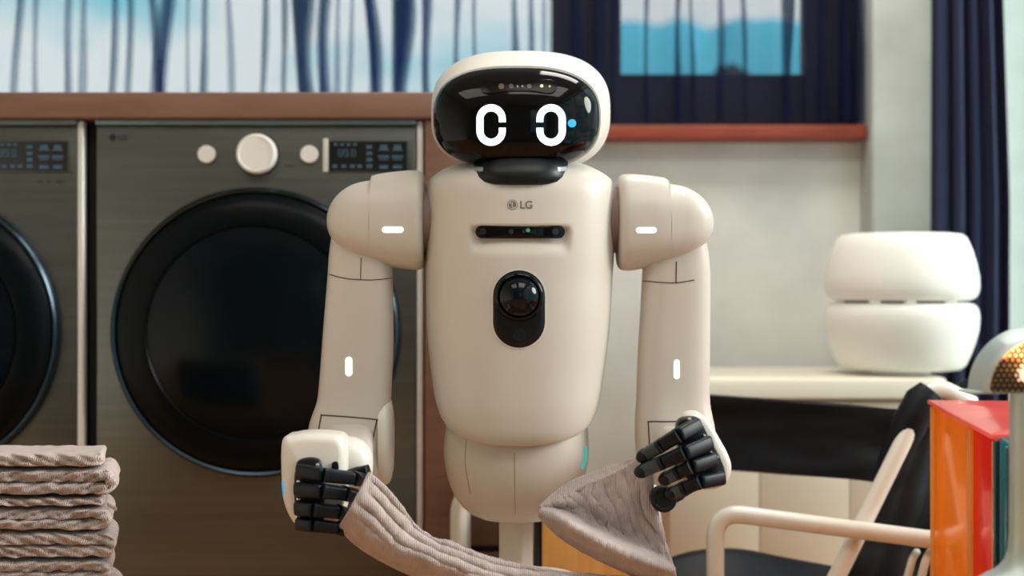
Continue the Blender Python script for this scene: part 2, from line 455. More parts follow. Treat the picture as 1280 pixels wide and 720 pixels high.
# right wall: tall window letting the daylight in
rz0, rz1, ry0, ry1 = 0.12, 2.48, -1.6, 3.985
rw = MB()
rw.box(XR, XR + .2, YF - .2, ry0, 0, ZC); rw.box(XR, XR + .2, ry1, YB + .22, 0, ZC)
rw.box(XR, XR + .2, ry0, ry1, 0, rz0); rw.box(XR, XR + .2, ry0, ry1, rz1, ZC)
struct('wall_right', rw, WHITE)
w2m = MB(); fx = XR - .045
w2m.box(fx, fx + .05, ry0, ry1, rz0, rz0 + .06); w2m.box(fx, fx + .05, ry0, ry1, rz1 - .06, rz1)
for yy in (ry0, ry0 + 1.38, ry0 + 2.76, ry0 + 4.14, ry1 - .05): w2m.box(fx, fx + .05, yy, yy + .05, rz0 + .06, rz1 - .06)
w2 = struct('window_2', w2m, WHITE)
for a, b in ((ry0 + .05, ry0 + 1.38), (ry0 + 1.43, ry0 + 2.76), (ry0 + 2.81, ry0 + 4.14), (ry0 + 4.19, ry1 - .05)):
    g = MB(); g.box(fx + .03, fx + .036, a - .005, b + .005, rz0 + .05, rz1 - .05); g.build('pane', GLASS, w2)

# wall behind the camera with its own window
qx0, qx1, qz0, qz1 = 0.25, 1.05, 1.0, 2.3
fw = MB()
fw.box(XL - .2, qx0, YF - .2, YF, 0, ZC); fw.box(qx1, XR + .2, YF - .2, YF, 0, ZC)
fw.box(qx0, qx1, YF - .2, YF, 0, qz0); fw.box(qx0, qx1, YF - .2, YF, qz1, ZC)
struct('wall_front', fw, CONC)
w3m = MB()
w3m.box(qx0, qx1, YF - .12, YF - .06, qz0, qz0 + .05); w3m.box(qx0, qx1, YF - .12, YF - .06, qz1 - .05, qz1)
for xx in (qx0, .625, qx1 - .05): w3m.box(xx, xx + .05, YF - .12, YF - .06, qz0 + .05, qz1 - .05)
w3 = struct('window_3', w3m, DARKF)
for a, b in ((qx0 + .05, .625), (.675, qx1 - .05)):
    g = MB(); g.box(a - .005, b + .005, YF - .095, YF - .09, qz0 + .045, qz1 - .045); g.build('pane', GLASS, w3)

# unseen ceiling lamps added as fill to brighten the room
def fill_panel(x, y, sx, sy, power, label):
    t = thing('fill_lamp', (x, y, ZC), label, 'added fill lamp')
    m = MB(); m.box(x - sx / 2 - .03, x + sx / 2 + .03, y - sy / 2 - .03, y + sy / 2 + .03, ZC - .05, ZC - .001, .006); m.build('housing', WHITE, t)
    d = MB(); d.box(x - sx / 2, x + sx / 2, y - sy / 2, y + sy / 2, ZC - .056, ZC - .05)
    d.build('diffuser', mat('fill_lamp_diffuser', col(250, 245, 235), .5, emit=1.5, emit_col=(1, .95, .87, 1)), t)
    ld = bpy.data.lights.new('fill_lamp_light', 'AREA'); ld.shape = 'RECTANGLE'; ld.size = sx; ld.size_y = sy
    ld.energy = power; ld.color = (1, .965, .92)
    lo = bpy.data.objects.new('fill_lamp_light', ld); C.objects.link(lo); lo.parent = t; lo.location = (0, 0, -.07)
fill_panel(.45, 1.1, 1.0, 1.0, FILL_POWER * 0.55, 'added white square ceiling fill lamp in front of the robot, nearer the tall bright window')
fill_panel(-.9, 1.0, .9, .9, FILL_POWER * .25, 'added white square ceiling fill lamp in front of the washing machines')
fill_panel(.6, 3.0, .8, .8, FILL_POWER * 1.0, 'added white square ceiling fill lamp above the armchair')

# ------------------------------------------------------------ outside the windows
def sm0(a, b, x):
    t_ = min(1, max(0, (x - a) / (b - a))); return t_ * t_ * (3 - 2 * t_)
hm = MB()
def hill(u, v):
    x = -90 + 300 * u; y = 300 + 60 * v
    z = (61 * sm0(0, 1, (x + 20) / 40) + 6 + 7 * noise.noise(Vector((x * .03, 1.7, 0))) + 4 * noise.noise(Vector((x * .12, 3, 0)))) * math.sin(math.pi * min(1, .08 + v * .9)) ** .6
    return (x, y, z - 4)
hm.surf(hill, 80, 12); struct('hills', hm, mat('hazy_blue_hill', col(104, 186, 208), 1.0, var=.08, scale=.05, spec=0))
gm = MB(); gm.box(-300, 300, 8, 420, -4.2, -4.0); struct('ground_outside', gm, mat('outdoor_ground', col(126, 140, 120), 1, var=.1, scale=.2))
# dark shrubs under the right pane
sm_ = mat('dark_leaves', col(24, 34, 36), .9, var=.3, scale=10)
c = P(914, 86, 9.0)
t = thing('shrub', (c.x, c.y, -4.0), 'dark bushy shrub outside, its top just showing under the blue pane', 'shrub')
m = MB(); R = []
for a in range(13):
    th = math.pi * a / 12
    R.append([Vector((c.x + math.cos(b) * math.sin(th) * .30, c.y + math.sin(b) * math.sin(th) * .2, c.z - .62 + .62 * math.cos(th) * (1 + .14 * noise.noise(Vector((math.cos(b) * 3, math.sin(b) * 2, a * .8))))))
              for b in [2 * math.pi * q / 28 for q in range(28)]])
m.loft(R); m.build('crown', sm_, t)
m = MB(); m.tube([(c.x, c.y, -4.0), (c.x, c.y, c.z - 1.2)], .03); m.build('stem', DARKF, t)

# ------------------------------------------------------------ curtains
def sheer_curtain(name, m, Y, folds, xa, xb, ztop, zbot, label, seed, extra=0, wide=1.0):
    """a strip of sheer cloth pleated back over itself at each fold (x top, x bottom, width, layers), in pixels at depth Y"""
    rnd = random.Random(seed)
    mk = []
    for xt, xb_, wd, ly in sorted(folds):
        ly = ly + extra; wd = wd * wide
        mk.append((xt, xb_, wd, ly))
    nz_ = 26; top, bot = [], []
    def path(v):                                   # v = 0 top .. 1 bottom
        pts = [(xa, 0.0)]; last = xa
        for i, (xt, xbm, wd, ly) in enumerate(mk):
            # cloth leans from the top edge to the bottom edge of the visible part
            x0 = xt + (xbm - xt) * v
            amp = .012 * (1 + .5 * math.sin(i * 2.3))
            pts.append(((last + x0) / 2, amp * math.sin(i * 1.7)))
            w2_ = wd * (1 + .25 * math.sin(3 * v + i))
            for q in range(ly):
                e = w2_ if q % 2 == 0 else 0
                j = q * 1.1
                pts.append((x0 + e + (j if e == 0 else -j), -.012 - .009 * q))
            last = x0 + w2_
        pts.append(((last + xb) / 2, 0)); pts.append((xb, 0)); return pts
    mb = MB(); n = len(path(0)); rows = []
    for i in range(nz_ + 1):
        f = i / nz_; z = ztop + (zbot - ztop) * f
        py = 360 - (z - H) / Y * F
        v = min(1.2, max(-.5, py / 115.0))
        row = []
        for x, dy in path(v):
            row.append(Vector(((x - 640) / F * Y, Y + dy, z)))
        # round the pleats
        fine = []
        for a in range(len(row) - 1):
            for t_ in (0, .5): fine.append(row[a].lerp(row[a + 1], t_))
        fine.append(row[-1]); rows.append(fine)
    mb.loft(rows, cap=False, closed=False)
    o = mb.build(name, m, None, 180, label, 'curtain'); return o
Lf = [(-60, -62, 10, 3), (-30, -30, 8, 3), (24, 18, 6, 3), (43, 42, 6, 1), (86, 83, 6, 3), (103, 99, 7, 1), (143, 138, 6, 3), (162, 160, 5, 3), (189, 201, 6, 5), (214, 203, 6, 9),
      (234, 233, 4, 1), (255, 250, 7, 3), (283, 286, 6, 1), (329, 326, 6, 3), (352, 353, 6, 3), (364, 372, 21, 7), (401, 399, 12, 9), (420, 417, 6, 1), (438, 433, 5, 1), (455, 464, 12, 11), (489, 489, 20, 9),
      (526, 528, 10, 7), (567, 565, 8, 3), (590, 590, 5, 3), (638, 638, 8, 3), (659, 659, 6, 3), (676, 676, 4, 1)]
Rf = [(712, 712, 14, 3), (740, 738, 14, 3), (762, 762, 8, 3), (803, 803, 8, 3), (842, 840, 10, 5), (859, 861, 7, 3), (895, 894, 9, 3), (923, 927, 7, 3),
      (973, 975, 16, 5), (1000, 1000, 6, 3), (1020, 1018, 14, 3), (1045, 1045, 16, 5), (1064, 1062, 12, 3)]
Yc = 3.95
zt = wz1 + .08; zbm = H + (360 - 154) / F * Yc
sheer_curtain('sheer_curtain', SHEER, Yc, Lf, -120, 688, zt, zbm, 'light sheer blue curtain with thin dark folds above the washing machines', 1, 2, 1.3)
sheer_curtain('sheer_curtain', SHEER2, Yc - .004, Rf, 686, 1081, zt, zbm, 'dark navy sheer curtain hanging over the red-brown window board', 2)
rl = MB(); rl.tube([(wx0 - .1, 3.93, zt + .015), (wx1 + .02, 3.93, zt + .015)], .012)
rl.build('curtain_rail', CHROME, None, 40, 'thin metal rail carrying the two sheer curtains', 'curtain rail')

cm = MB(); cY = 3.70
def drape(u, v):
    z = 2.50 * (1 - v) + .03 * v
    xa = 1166 + (1160 - 1166) * v; xb = 1236 + (1262 - 1236) * min(1, v * 1.6)
    px = xa + (xb - xa) * u + 2.5 * math.sin(u * 34 + v)
    y = cY + .030 * math.sin(u * 2 * math.pi * 4.5 + .6 * v) + .010 * math.sin(u * 40 + 2)
    p = P(px, 360, y); p.z = z; return p
cm.surf(drape, 90, 30, .003)
cm.build('navy_curtain', NAVY, None, 180, 'opaque navy curtain gathered between the concrete pier and the bright window', 'curtain')

# ------------------------------------------------------------ laundry counter and washing machines
wy = 3.0
ctz1, ctz0 = H + 245 / F * 2.97, H + 212.5 / F * 2.97
t = thing('laundry_counter', (-.6, 3.3, 0), 'brown wooden counter with end panel built around the washing machines', 'counter')
m = MB(); m.box(-2.25, (664 - 640) / F * 2.97, 2.97, 3.72, ctz0, ctz1, .004); m.build('worktop', BROWN, t)
m = MB(); ex0, ex1 = (531 - 640) / F * 2.985, (660 - 640) / F * 2.985
m.box(ex0, ex1, 2.985, 3.70, H - 322 / F * 2.985, ctz0 - .0005, .002); m.build('end_panel', BROWN, t)
m = MB(); m.box(ex0 + .004, ex1 - .004, 3.005, 3.70, H - 322 / F * 2.985 - .014, H - 322 / F * 2.985 - .0005); m.build('shadow_gap', DARKF, t)
m = MB(); m.box(ex0 + .002, ex1, 2.99, 3.70, 0, H - 322 / F * 2.985 - .0145, .002); m.build('plinth', BROWN, t)
m = MB(); m.box(-2.25, ex0, 3.02, 3.70, 0, .075, .002); m.build('plinth', BROWN, t)

def washer(px0, label):
    """front faces -y; px0 is the pixel of its left edge at depth 3.0"""
    k = wy / F
    X = lambda px: (px0 + (px - 118) - 640) * k
    Z = lambda py: H + (360 - py) * k
    x0, x1 = X(118), X(530); zt_ = Z(149)
    t = thing('washing_machine', ((x0 + x1) / 2, 3.3, .0755), label, 'washing machine', 'washing machines under the counter')
    b = MB(); b.box(x0 + .002, x1 - .002, wy + .012, wy + .64, .105, zt_ - .003, .006); body = b.build('cabinet', mat('cabinet_steel', col(40, 42, 44), .4, .6), t)
    f_ = MB(); f_.box(x0 + .004, x1 - .016, wy, wy + .014, .11, Z(157), .004); f_.build('front_panel', STEEL, t)
    e = MB(); e.box(x1 - .015, x1 - .001, wy - .004, wy + .02, .108, Z(151), .004); e.build('edge_trim', EDGE, t, label='bright vertical silver edge')
    e = MB(); e.box(x0 + .004, x1 - .0155, wy - .010, wy + .02, Z(156.5), Z(150), .002); e.build('top_trim', TRIMD, t)
    # door
    c = (X(321), wy, Z(415)); R = 181 * k
    d = MB(); d.revolve(c, [(R, 0), (R, .012), (R * .992, .022), (R * .975, .027), (R * .962, .025), (R * .955, .018)], 'y', 96)
    rim = d.build('door_rim', RIM, t)
    d = MB(); d.revolve(c, [(R * .957, .010), (R * .955, .022), (R * .93, .030), (R * .86, .038), (R * .76, .043), (R * .735, .043), (R * .725, .040)], 'y', 96)
    d.build('door', DOORR, t)
    d = MB(); d.revolve(c, [(R * .727, .036), (R * .72, .041), (R * .6, .050), (R * .4, .058), (R * .2, .063), (R * .02, .0645)], 'y', 96, True)
    d.build('door_glass', DOORG, t)
    # controls
    for px, r, h in ((322.5, 25, .026), (259, 11, .010), (387, 11, .010)):
        d = MB(); cc = (X(px), wy, Z(193)); r *= k
        d.revolve(cc, [(r, -.002), (r, h * .8), (r * .95, h * .95), (r * .86, h), (r * .84, h * .94), (r * .3, h * .93), (r * .02, h * .93)], 'y', 40, True)
        o = d.build('knob' if r > .03 else 'button', KNOB, t)
        if r > .03:
            g = MB(); g.revolve(cc, [(r * 1.08, -.001), (r * 1.08, .004), (r * 1.0, .005)], 'y', 40); g.build('collar', DARKF, o)
    bz = MB(); bz.box(X(404), X(515), wy - .003, wy + .004, Z(215.5), Z(173), .002); bzo = bz.build('display_bezel', STEEL, t)
    bz = MB(); bz.box(X(404), X(410.5), wy - .006, wy + .004, Z(215.5), Z(173), .002); bz.build('display_edge', EDGE, bzo)
    ds = MB(); ds.box(X(412), X(509), wy - .005, wy + .004, Z(214), Z(177)); dso = ds.build('display', DISP, t)
    ic = MB()
    def dot(px, py, w_, h_): ic.box(X(px) - w_ * k / 2, X(px) + w_ * k / 2, wy - .0058, wy - .0049, Z(py) - h_ * k / 2, Z(py) + h_ * k / 2)
    for px in (420, 428, 436, 444): dot(px, 181, 5, 3)
    for q, px in enumerate((426, 433, 442)):                          # the digits of the remaining time
        for yy in (187.5, 191.5, 195.5): dot(px, yy, 5, 1.2)
        for xx in (-2.4, 2.4):
            dot(px + xx, 189.5, 1.2, 4)
            if not (q == 1 and xx < 0): dot(px + xx, 193.5, 1.2, 4)
    for px in (419, 430, 441, 450): dot(px, 208, 6, 4)
    for py in (184, 192, 200, 208): dot(462, py, 7, 4.5)
    for px in (480, 497): 
        dot(px, 184, 9, 5); dot(px, 187.5, 13, 2); dot(px, 196, 14, 3); dot(px, 199.5, 11, 1.6); dot(px, 209, 11, 4.5)
    ic.build('display_icons', ICON, dso)
    lg = MB()
    lg.revolve((X(141), wy, Z(172)), [(4.4 * k, -.001), (4.4 * k, .0008), (.1 * k, .0009)], 'y', 20)
    cu = MB(); text_mesh(cu, 'LG', 9, px0 + 30, 175, Y=wy - .0009, bold=.01); lg.V += [Vector(v) for v in ()]
    lg.add(cu.V, cu.F)
    lg.build('badge', mat('dark_print', col(26, 30, 34), .4), t, label='small dark maker badge')
    for xa_, xb_, ya_, yb_ in ((470, 479, 228.5, 226), (482, 488, 228.5, 226), (494, 504, 228.5, 226), (355, 368, 208.5, 206.5)):
        lb = MB(); lb.box(X(xa_), X(xb_), wy - .0006, wy + .001, Z(ya_), Z(yb_)); lb.build('control_print', mat('faint_print', col(52, 52, 50), .5), t)
    for xx in (x0 + .06, x1 - .06):
        for yy in (wy + .08, wy + .58):
            q = MB(); q.tube([(xx, yy, .0755), (xx, yy, .108)], .022); q.build('foot', BLACKP, t)
    return t
washer(118, 'dark steel front-loading washing machine directly behind the robot, its whole round door in view')
washer(118 - 424, 'dark steel front-loading washing machine behind the towel stack, cut off by the photo edge')
gp = MB(); gp.box((107.0 - 640) / F * wy, (117.0 - 640) / F * wy, wy + .03, wy + .62, .0755, ctz0 - .002);  # dark box stands in for the shade in the gap between the machines
gp.build('gap_shade_strip', mat('gap_shade_dark', col(10, 16, 20), .7), bpy.data.objects['laundry_counter'], label='dark strip standing in for the shaded gap between the two washing machines')

# ------------------------------------------------------------ the robot
RY = 2.45
rob = thing('humanoid_robot', (P(645, 360, RY).x, RY, 0), 'cream humanoid robot with black face screen holding a knitted towel before the washers', 'robot')
# base and pole
m = MB(); cx = P(647, 0, RY).x
base = []
for z, a, b in ((.03, .21, .23), (.045, .225, .245), (.12, .225, .245), (.155, .21, .23), (.182, .165, .185), (.198, .125, .158), (.208, .116, .152), (.212, .108, .146)):
    base.append(sell((cx, RY, z), (1, 0, 0), (0, 1, 0), a, b, 3.0, 48))
m.loft(base); bo = m.build('wheeled_base', CREAM2, rob)
for xx in (-.15, .15):
    for yy in (-.15, .15):
        q = MB(); q.tube([(cx + xx - .015, RY + yy, .034), (cx + xx + .015, RY + yy, .034)], .034, 20); q.build('wheel', BLACKP, bo)
m = MB(); pr = [sell((P(645, 0, RY).x, RY, z), (.906, -.423, 0), (.423, .906, 0), .0235, .025, 7, 60) for z in (.2, .36)]
m.loft(pr); m.build('support_pole', CREAM, rob)
# hip bowl
rows = [(530, 558, 734), (545, 556, 735.5), (564, 555, 736), (580, 556.5, 734.5), (595, 559.5, 731.5), (609, 564, 727), (622, 570.5, 720), (632, 578, 713), (641, 589, 702), (647, 603, 688), (650.5, 622, 668), (651, 640, 650)]
m = MB(); R = []
for py, xl, xr in rows:
    c = P((xl + xr) / 2, py, RY); a = S((xr - xl) / 2, RY); R.append(sell(c, (1, 0, 0), (0, 1, 0), a, a * .92, 2.25, 72))
m.loft(R); hip = m.build('hip_shell', CREAM, rob); hb = m.bvh()
for xs in (((583, 548), (581.5, 580), (588, 617)), ((643, 566), (643.5, 600), (644, 644))):
    q = MB(); seam(q, hb, xs, .8, .0003); q.build('seam', FAINT, hip)
q = MB(); seam(q, hb, ((731, 558), (731.3, 570), (727, 586)), 3, .002); q.build('hip_glint', mat('teal_reflection', col(60, 190, 180), .4, emit=.35, emit_col=(.05, .6, .55, 1)), hip)  # glowing strip paints in a teal reflection on the hip's edge

# torso
rows = [(202.5, 596, 704, .060), (204, 584, 716, .075), (207, 571, 729, .095), (212, 558, 741, .113), (219, 546, 754, .129), (227, 537.5, 763.5, .140), (237, 534, 768, .147), (248, 533, 769, .151), (265, 533, 769, .153),
        (290, 533, 768, .155), (320, 533, 766.5, .156), (350, 533, 764.5, .156), (380, 533.5, 763, .156), (410, 534.5, 761, .155), (440, 537, 757.5, .153), (470, 540.5, 753.5, .150),
        (490, 543.5, 750.5, .148), (504, 547, 747, .145), (514, 550.5, 743, .142), (521, 554, 739.5, .138), (526, 558, 735, .133), (528, 563, 730, .127)]
def lerp_rows(rows, n):
    out = []
    for i in range(len(rows) - 1):
        for k_ in range(n):
            v = cr([Vector(r) for r in (rows[max(i - 1, 0)], rows[i], rows[i + 1], rows[min(i + 2, len(rows) - 1)])], (1 + k_ / n) / 3)
            out.append(tuple(v))
    out.append(rows[-1]); return out
def cr4(rows, n):
    import numpy as np
    A = [np.array(r, float) for r in rows]; out = []
    for i in range(len(A) - 1):
        p0, p1, p2, p3 = A[max(i - 1, 0)], A[i], A[i + 1], A[min(i + 2, len(A) - 1)]
        for k_ in range(n):
            t_ = k_ / n
            out.append(tuple(.5 * (2 * p1 + (p2 - p0) * t_ + (2 * p0 - 5 * p1 + 4 * p2 - p3) * t_ ** 2 + (3 * p1 - p0 - 3 * p2 + p3) * t_ ** 3)))
    out.append(tuple(A[-1])); return out
def sm(e0, e1, x):
    t_ = min(1, max(0, (x - e0) / (e1 - e0))); return t_ * t_ * (3 - 2 * t_)
def scoop(p):
    qx = 640 + p.x / (RY - .15) * F; qy = 360 - (p.z - H) / (RY - .15) * F
    return sm(584, 596, qx) * (1 - sm(704, 716, qx)) * sm(283, 287, qy) * (1 - sm(292, 322, qy))
m = MB(); R = []
for py, xl, xr, dp in cr4(rows, 8):
    c = P((xl + xr) / 2, py, RY); a = S((xr - xl) / 2, RY)
    ring = sell(c, (1, 0, 0), (0, 1, 0), a, dp, 2.7, 240)
    for p in ring:
        fr = max(0, (RY - p.y) / dp)
        p.z -= .027 * fr ** 2 * sm(440, 528, py)          # the lower rim dips at the front
        if p.y < RY - .05:                                # the scoop under the chest sensor bar
            p.y += .011 * scoop(p)
    R.append(ring)
m.loft(R); torso = m.build('torso_shell', CREAM, rob, 60); tb = m.bvh()
m0 = MB(); m0.loft([[Vector((p.x, p.y - (.011 * scoop(p) if p.y < RY - .05 else 0), p.z)) for p in r_] for r_ in R]); tb0 = m0.bvh()
q = MB(); decal(q, tb0, pill(594.5, 282, 706, 298), .0015); sb_ = q.build('chest_sensor_bar', GLOSS, rob)
for px, r in ((604, 4.2), (639, 3.6), (655, 2.2), (694, 4.2)):
    q = MB(); decal(q, tb0, circ(px, 289.5, r, 16), .0026); q.build('sensor_dot', mat('lens_grey', col(40, 40, 46), .2, spec=.3), sb_)
q = MB(); decal(q, tb0, circ(660, 288, 2.6, 14), .003); q.build('sensor_dot', mat('green_dot', col(50, 140, 100), .4, emit=.15, emit_col=(.05, .5, .3, 1)), sb_)
q = MB(); decal_band(q, tb, pill(616, 337.5, 681.5, 435, grow=1.4), pill(616, 337.5, 681.5, 435, grow=-.3), .0008); q.build('camera_surround', CREAM2, torso)
q = MB(); decal(q, tb, pill(616.5, 338, 681, 434.5), .0025); q.build('camera_panel', mat('black_satin', col(7, 10, 17), .3, spec=.3), torso)
cl = hit(tb, 649, 371, 0)
q = MB(); rr = S(31, cl.y)
q.revolve((cl.x, cl.y, cl.z), [(rr, .001), (rr * .985, .006), (rr * .92, .009), (rr * .86, .0095), (rr * .82, .0085)], 'y', 56); q.build('lens_ring', GLOSS, torso)
q = MB(); q.revolve((cl.x, cl.y, cl.z), [(rr * .84, .006), (rr * .75, .012), (rr * .6, .0175), (rr * .4, .0225), (rr * .2, .025), (rr * .02, .0255)], 'y', 56, True)
q.build('lens', mat('lens_glass', col(5, 10, 16), .07, spec=.25), torso)
q = MB(); bt = hit(tb, 649, 419, 0); r2 = S(8, bt.y)
q.revolve((bt.x, bt.y, bt.z), [(r2, .002), (r2, .0036), (r2 * .85, .004), (r2 * .8, .0032), (r2 * .05, .0032)], 'y', 28, True); q.build('small_lens', BLACKP, torso)
# maker's emblem and letters
q = MB(); ocx, ocy, r3 = 640.5, 256, 6.6
decal(q, tb, circ(ocx, ocy, r3, 28), .0004)
q.build('emblem', LOGO, torso)
q = MB()
seam(q, tb, ((ocx, ocy - 3.6), (ocx, ocy + 3.2), (ocx + 2.6, ocy + 3.2)), 1.0, .0007, 12)
decal_band(q, tb, circ(ocx, ocy, r3 - .9, 28), circ(ocx, ocy, r3 - 1.7, 28), .0007)
decal(q, tb, circ(ocx - 2.5, ocy - 2.0, .9, 10), .0007)
q.build('emblem_lines', CREAM, torso)
q = MB(); text_mesh(q, 'LG', 13.5, 649.5, 260.6, tb, .0006, bold=.022); q.build('lettering', LOGO, torso)

# neck
m = MB(); R = []
for py, xl, xr, d in ((196, 600, 700, .08), (206, 590, 711, .095), (216, 586.5, 714.5, .105), (226, 585.5, 715.5, .110), (232, 588, 713, .109), (235.5, 593, 708, .104), (237, 602, 699, .095)):
    c = P((xl + xr) / 2, py, 2.40); R.append(sell(c, (1, 0, 0), (0, 1, 0), S((xr - xl) / 2, 2.4), d, 2.8, 60))
m.loft(R); nk = m.build('neck_collar', mat('neck_black', col(6, 14, 19), .38, spec=.3), rob)
nb = m.bvh()
for pts_ in (((586, 208), (594, 211), (604, 212)), ((697, 212), (707, 211), (715, 208))):
    q = MB(); seam(q, nb, pts_, 5, .001); q.build('neck_ring', CHROME, nk)

# head: sections from front (towards the camera) to back: offset, centre x, centre y, half width, half height
HY = 2.40
def head_ring(t_, cx_, cy_, a, b, n=2.65, seg=120):
    y = HY - t_; return sell(P(cx_, cy_, y), (1, 0, 0), (0, 0, 1), S(a, y), S(b, y), n, seg)
m = MB(); R = []
shell = [(.034, 645.5, 147, 102, 61), (.034, 645.5, 147, 105.5, 65), (.026, 646, 146.5, 107, 66.5), (.012, 647.5, 144, 108.5, 69), (-.006, 649, 141.5, 110, 72.5), (-.025, 650.5, 140, 111.5, 75.5), (-.05, 651.5, 139.5, 111.5, 76),
         (-.08, 652, 139.5, 107, 72), (-.105, 652, 139.5, 95, 63), (-.122, 652, 139.5, 74, 48), (-.131, 652, 139.5, 45, 28), (-.134, 652, 139.5, 10, 6)]
for r in shell: R.append(head_ring(*r))
m.loft(R); m.build('head_shell', CREAM2, rob, 50)
m = MB(); R = []
vis = [(0.02, 1.0), (.034, 1.0), (.046, .992), (.058, .975), (.068, .95), (.077, .915), (.084, .87), (.089, .82), (.094, .72), (.099, .56), (.102, .38), (.1035, .2), (.104, .04)]
vis = [(.02, 1.0)]
for k_ in range(25):
    a = math.pi / 2 * k_ / 24; s1 = max(.03, math.cos(a) ** (2 / 3.0)); vis.append((.034 + .069 * math.sin(a) ** (2 / 2.6), s1))
for t_, s1 in vis: R.append(head_ring(t_, 645.5, 147 + 5.0 * sm(0, .3, 1 - s1), 104 * s1, 63.2 * s1))
m.loft(R); vz = m.build('visor', GLOSS, rob, 60); vb = m.bvh()
q = MB(); decal(q, vb, pill(600, 99.5, 696, 118), .0008); sw = q.build('sensor_window', mat('sensor_glass', col(3, 3, 6), .2, spec=.15), vz)
for px, py, r, cc, e in ((626.5, 108.5, 3.6, (96, 46, 24), .03), (639, 108.5, 3.0, (52, 40, 26), .02), (647, 108.5, 1.3, (130, 110, 90), .06), (653, 108.5, 1.4, (140, 120, 100), .06),
                         (661.5, 108.5, 3.0, (64, 42, 40), .02), (677, 108, 2.1, (200, 215, 150), .35), (687, 108.5, 1.5, (150, 150, 90), .2)):
    q = MB(); decal(q, vb, circ(px, py, r, 14), .0016); q.build('sensor', mat('sensor_%d' % int(px), col(*cc), .3, emit=e), vz)
def eye(cx_, cy_, gap_right):
    w_, h_, st = 36.6, 51.6, 8.8
    def loop(w2, h2, n=96):
        r = w2 / 2; hs = h2 / 2 - r; pts = []
        s0 = 3.4
        # from just under the gap, round the outside, to just above it (gap on the right)
        per = [('l', hs - s0), ('a', 0), ('l2', 2 * hs), ('a2', 0), ('l3', hs - s0)]
        for k_ in range(8): pts.append((r, s0 + (hs - s0) * k_ / 8))
        for k_ in range(24): a = math.pi * k_ / 24; pts.append((r * math.cos(a), hs + r * math.sin(a)))
        for k_ in range(12): pts.append((-r, hs - 2 * hs * k_ / 12))
        for k_ in range(24): a = math.pi + math.pi * k_ / 24; pts.append((r * math.cos(a), -hs + r * math.sin(a)))
        for k_ in range(9): pts.append((r, -hs + (hs - s0) * k_ / 8))
        return pts
    sg = 1 if gap_right else -1
    O = [(cx_ + sg * x_, cy_ + y_) for x_, y_ in loop(w_, h_)]
    I = [(cx_ + sg * x_, cy_ + y_) for x_, y_ in loop(w_ - 2 * st, h_ - 2 * st)]
    q = MB(); decal_band(q, vb, O, I, .0016, closed=False); q.build('eye', EYE, vz)
eye(614, 156.3, True); eye(688.7, 156.3, False)
q = MB(); decal(q, vb, circ(714.8, 154.2, 5.2, 22), .0016); q.build('face_light', BLUEL, vz)

# shoulders and arms
def ring_x(px, yt, yb, d, Y, n): 
    c = P(px, (yt + yb) / 2, Y); return sell(c, (0, 1, 0), (0, 0, 1), d, S((yb - yt) / 2, Y), n, 64)
def shoulder(rows, Y):
    m = MB()
    R = []
    left = rows[0][0] < 640; st = 465.5 if left else 834.5
    ex = []
    for i, rw_ in enumerate(rows):
        if i and (rows[i - 1][0] - st) * (rw_[0] - st) < 0:
            a, b = rows[i - 1], rw_
            for q in (st + (1.2 if left else -1.2), st + (.4 if left else -.4), st - (.4 if left else -.4), st - (1.2 if left else -1.2)):
                f = (q - a[0]) / (b[0] - a[0]); ex.append(tuple(u + (w_ - u) * f for u, w_ in zip(a, b)))
        ex.append(rw_)
    for px, yt, yb, d in ex:
        ring = ring_x(px, yt, yb, d, Y, 2.6)
        inn = (px - st) * (1 if left else -1)
        lift = S(6.5, Y) * sm(-.9, .9, inn); zc_ = P(0, (yt + yb) / 2, Y).z; hz = S((yb - yt) / 2, Y)
        for p in ring: p.z += lift * sm(.55, .9, (p.z - zc_) / hz)
        R.append(ring)
    m.loft(R); return m
SHL = [(531, 234, 322, .050), (530, 226, 331, .062), (527.5, 222, 335.5, .069), (523, 220.3, 337.3, .072), (516, 219.8, 337.5, .073), (500, 221, 335.5, .073), (485, 222.7, 332.7, .073), (472, 224.8, 330.3, .072),
       (460, 226.6, 327.6, .070), (450, 228.5, 324.8, .068), (440, 232, 321, .066), (430, 238, 315, .062), (422, 245.5, 307.5, .056), (416, 254, 299, .047), (412, 263, 290.5, .034), (410, 271, 283, .016)]
SHR = [(771, 238, 322, .050), (772, 230, 331, .062), (774.5, 226.5, 336, .069), (779, 225, 338, .072), (786, 224.5, 338.5, .073), (800, 225.2, 336.5, .073), (815, 226.8, 333.8, .073), (828, 228.8, 331.5, .072),
       (840, 231, 329.2, .070), (850, 232.6, 326.4, .068), (860, 236, 322, .066), (870, 242, 316, .062), (878, 249, 308.5, .056), (884.5, 258, 300, .047), (888.5, 267, 291.5, .034), (890.5, 275, 284, .016)]
SY = 2.42
AL = [(292, 416, 488), (312, 413, 489), (330, 411.5, 490), (345, 410.5, 490.5), (370, 408.5, 491), (400, 406, 491.5), (430, 403.7, 491.5), (460, 401.5, 490.5), (485, 399.5, 489), (500, 397.5, 488.5), (510, 394.5, 488), (522, 390, 487.5), (535, 386.8, 487),
      (550, 385.5, 487), (565, 386.5, 486), (580, 390, 484), (594, 398, 482), (604, 410, 472), (610, 425, 458)]
AR = [(292, 806, 880), (312, 804.5, 884), (330, 803.7, 886), (345, 803, 886.8), (370, 801.8, 887), (400, 800.2, 886.7), (430, 798.3, 886.5), (460, 797, 886.2), (485, 796.2, 886), (500, 795.8, 886.4), (510, 795, 887.5), (522, 794.3, 890), (535, 794, 892.5),
      (550, 794.2, 893.5), (565, 795.5, 892.5), (580, 798.5, 889), (594, 805, 882), (604, 816, 872), (610, 830, 858)]
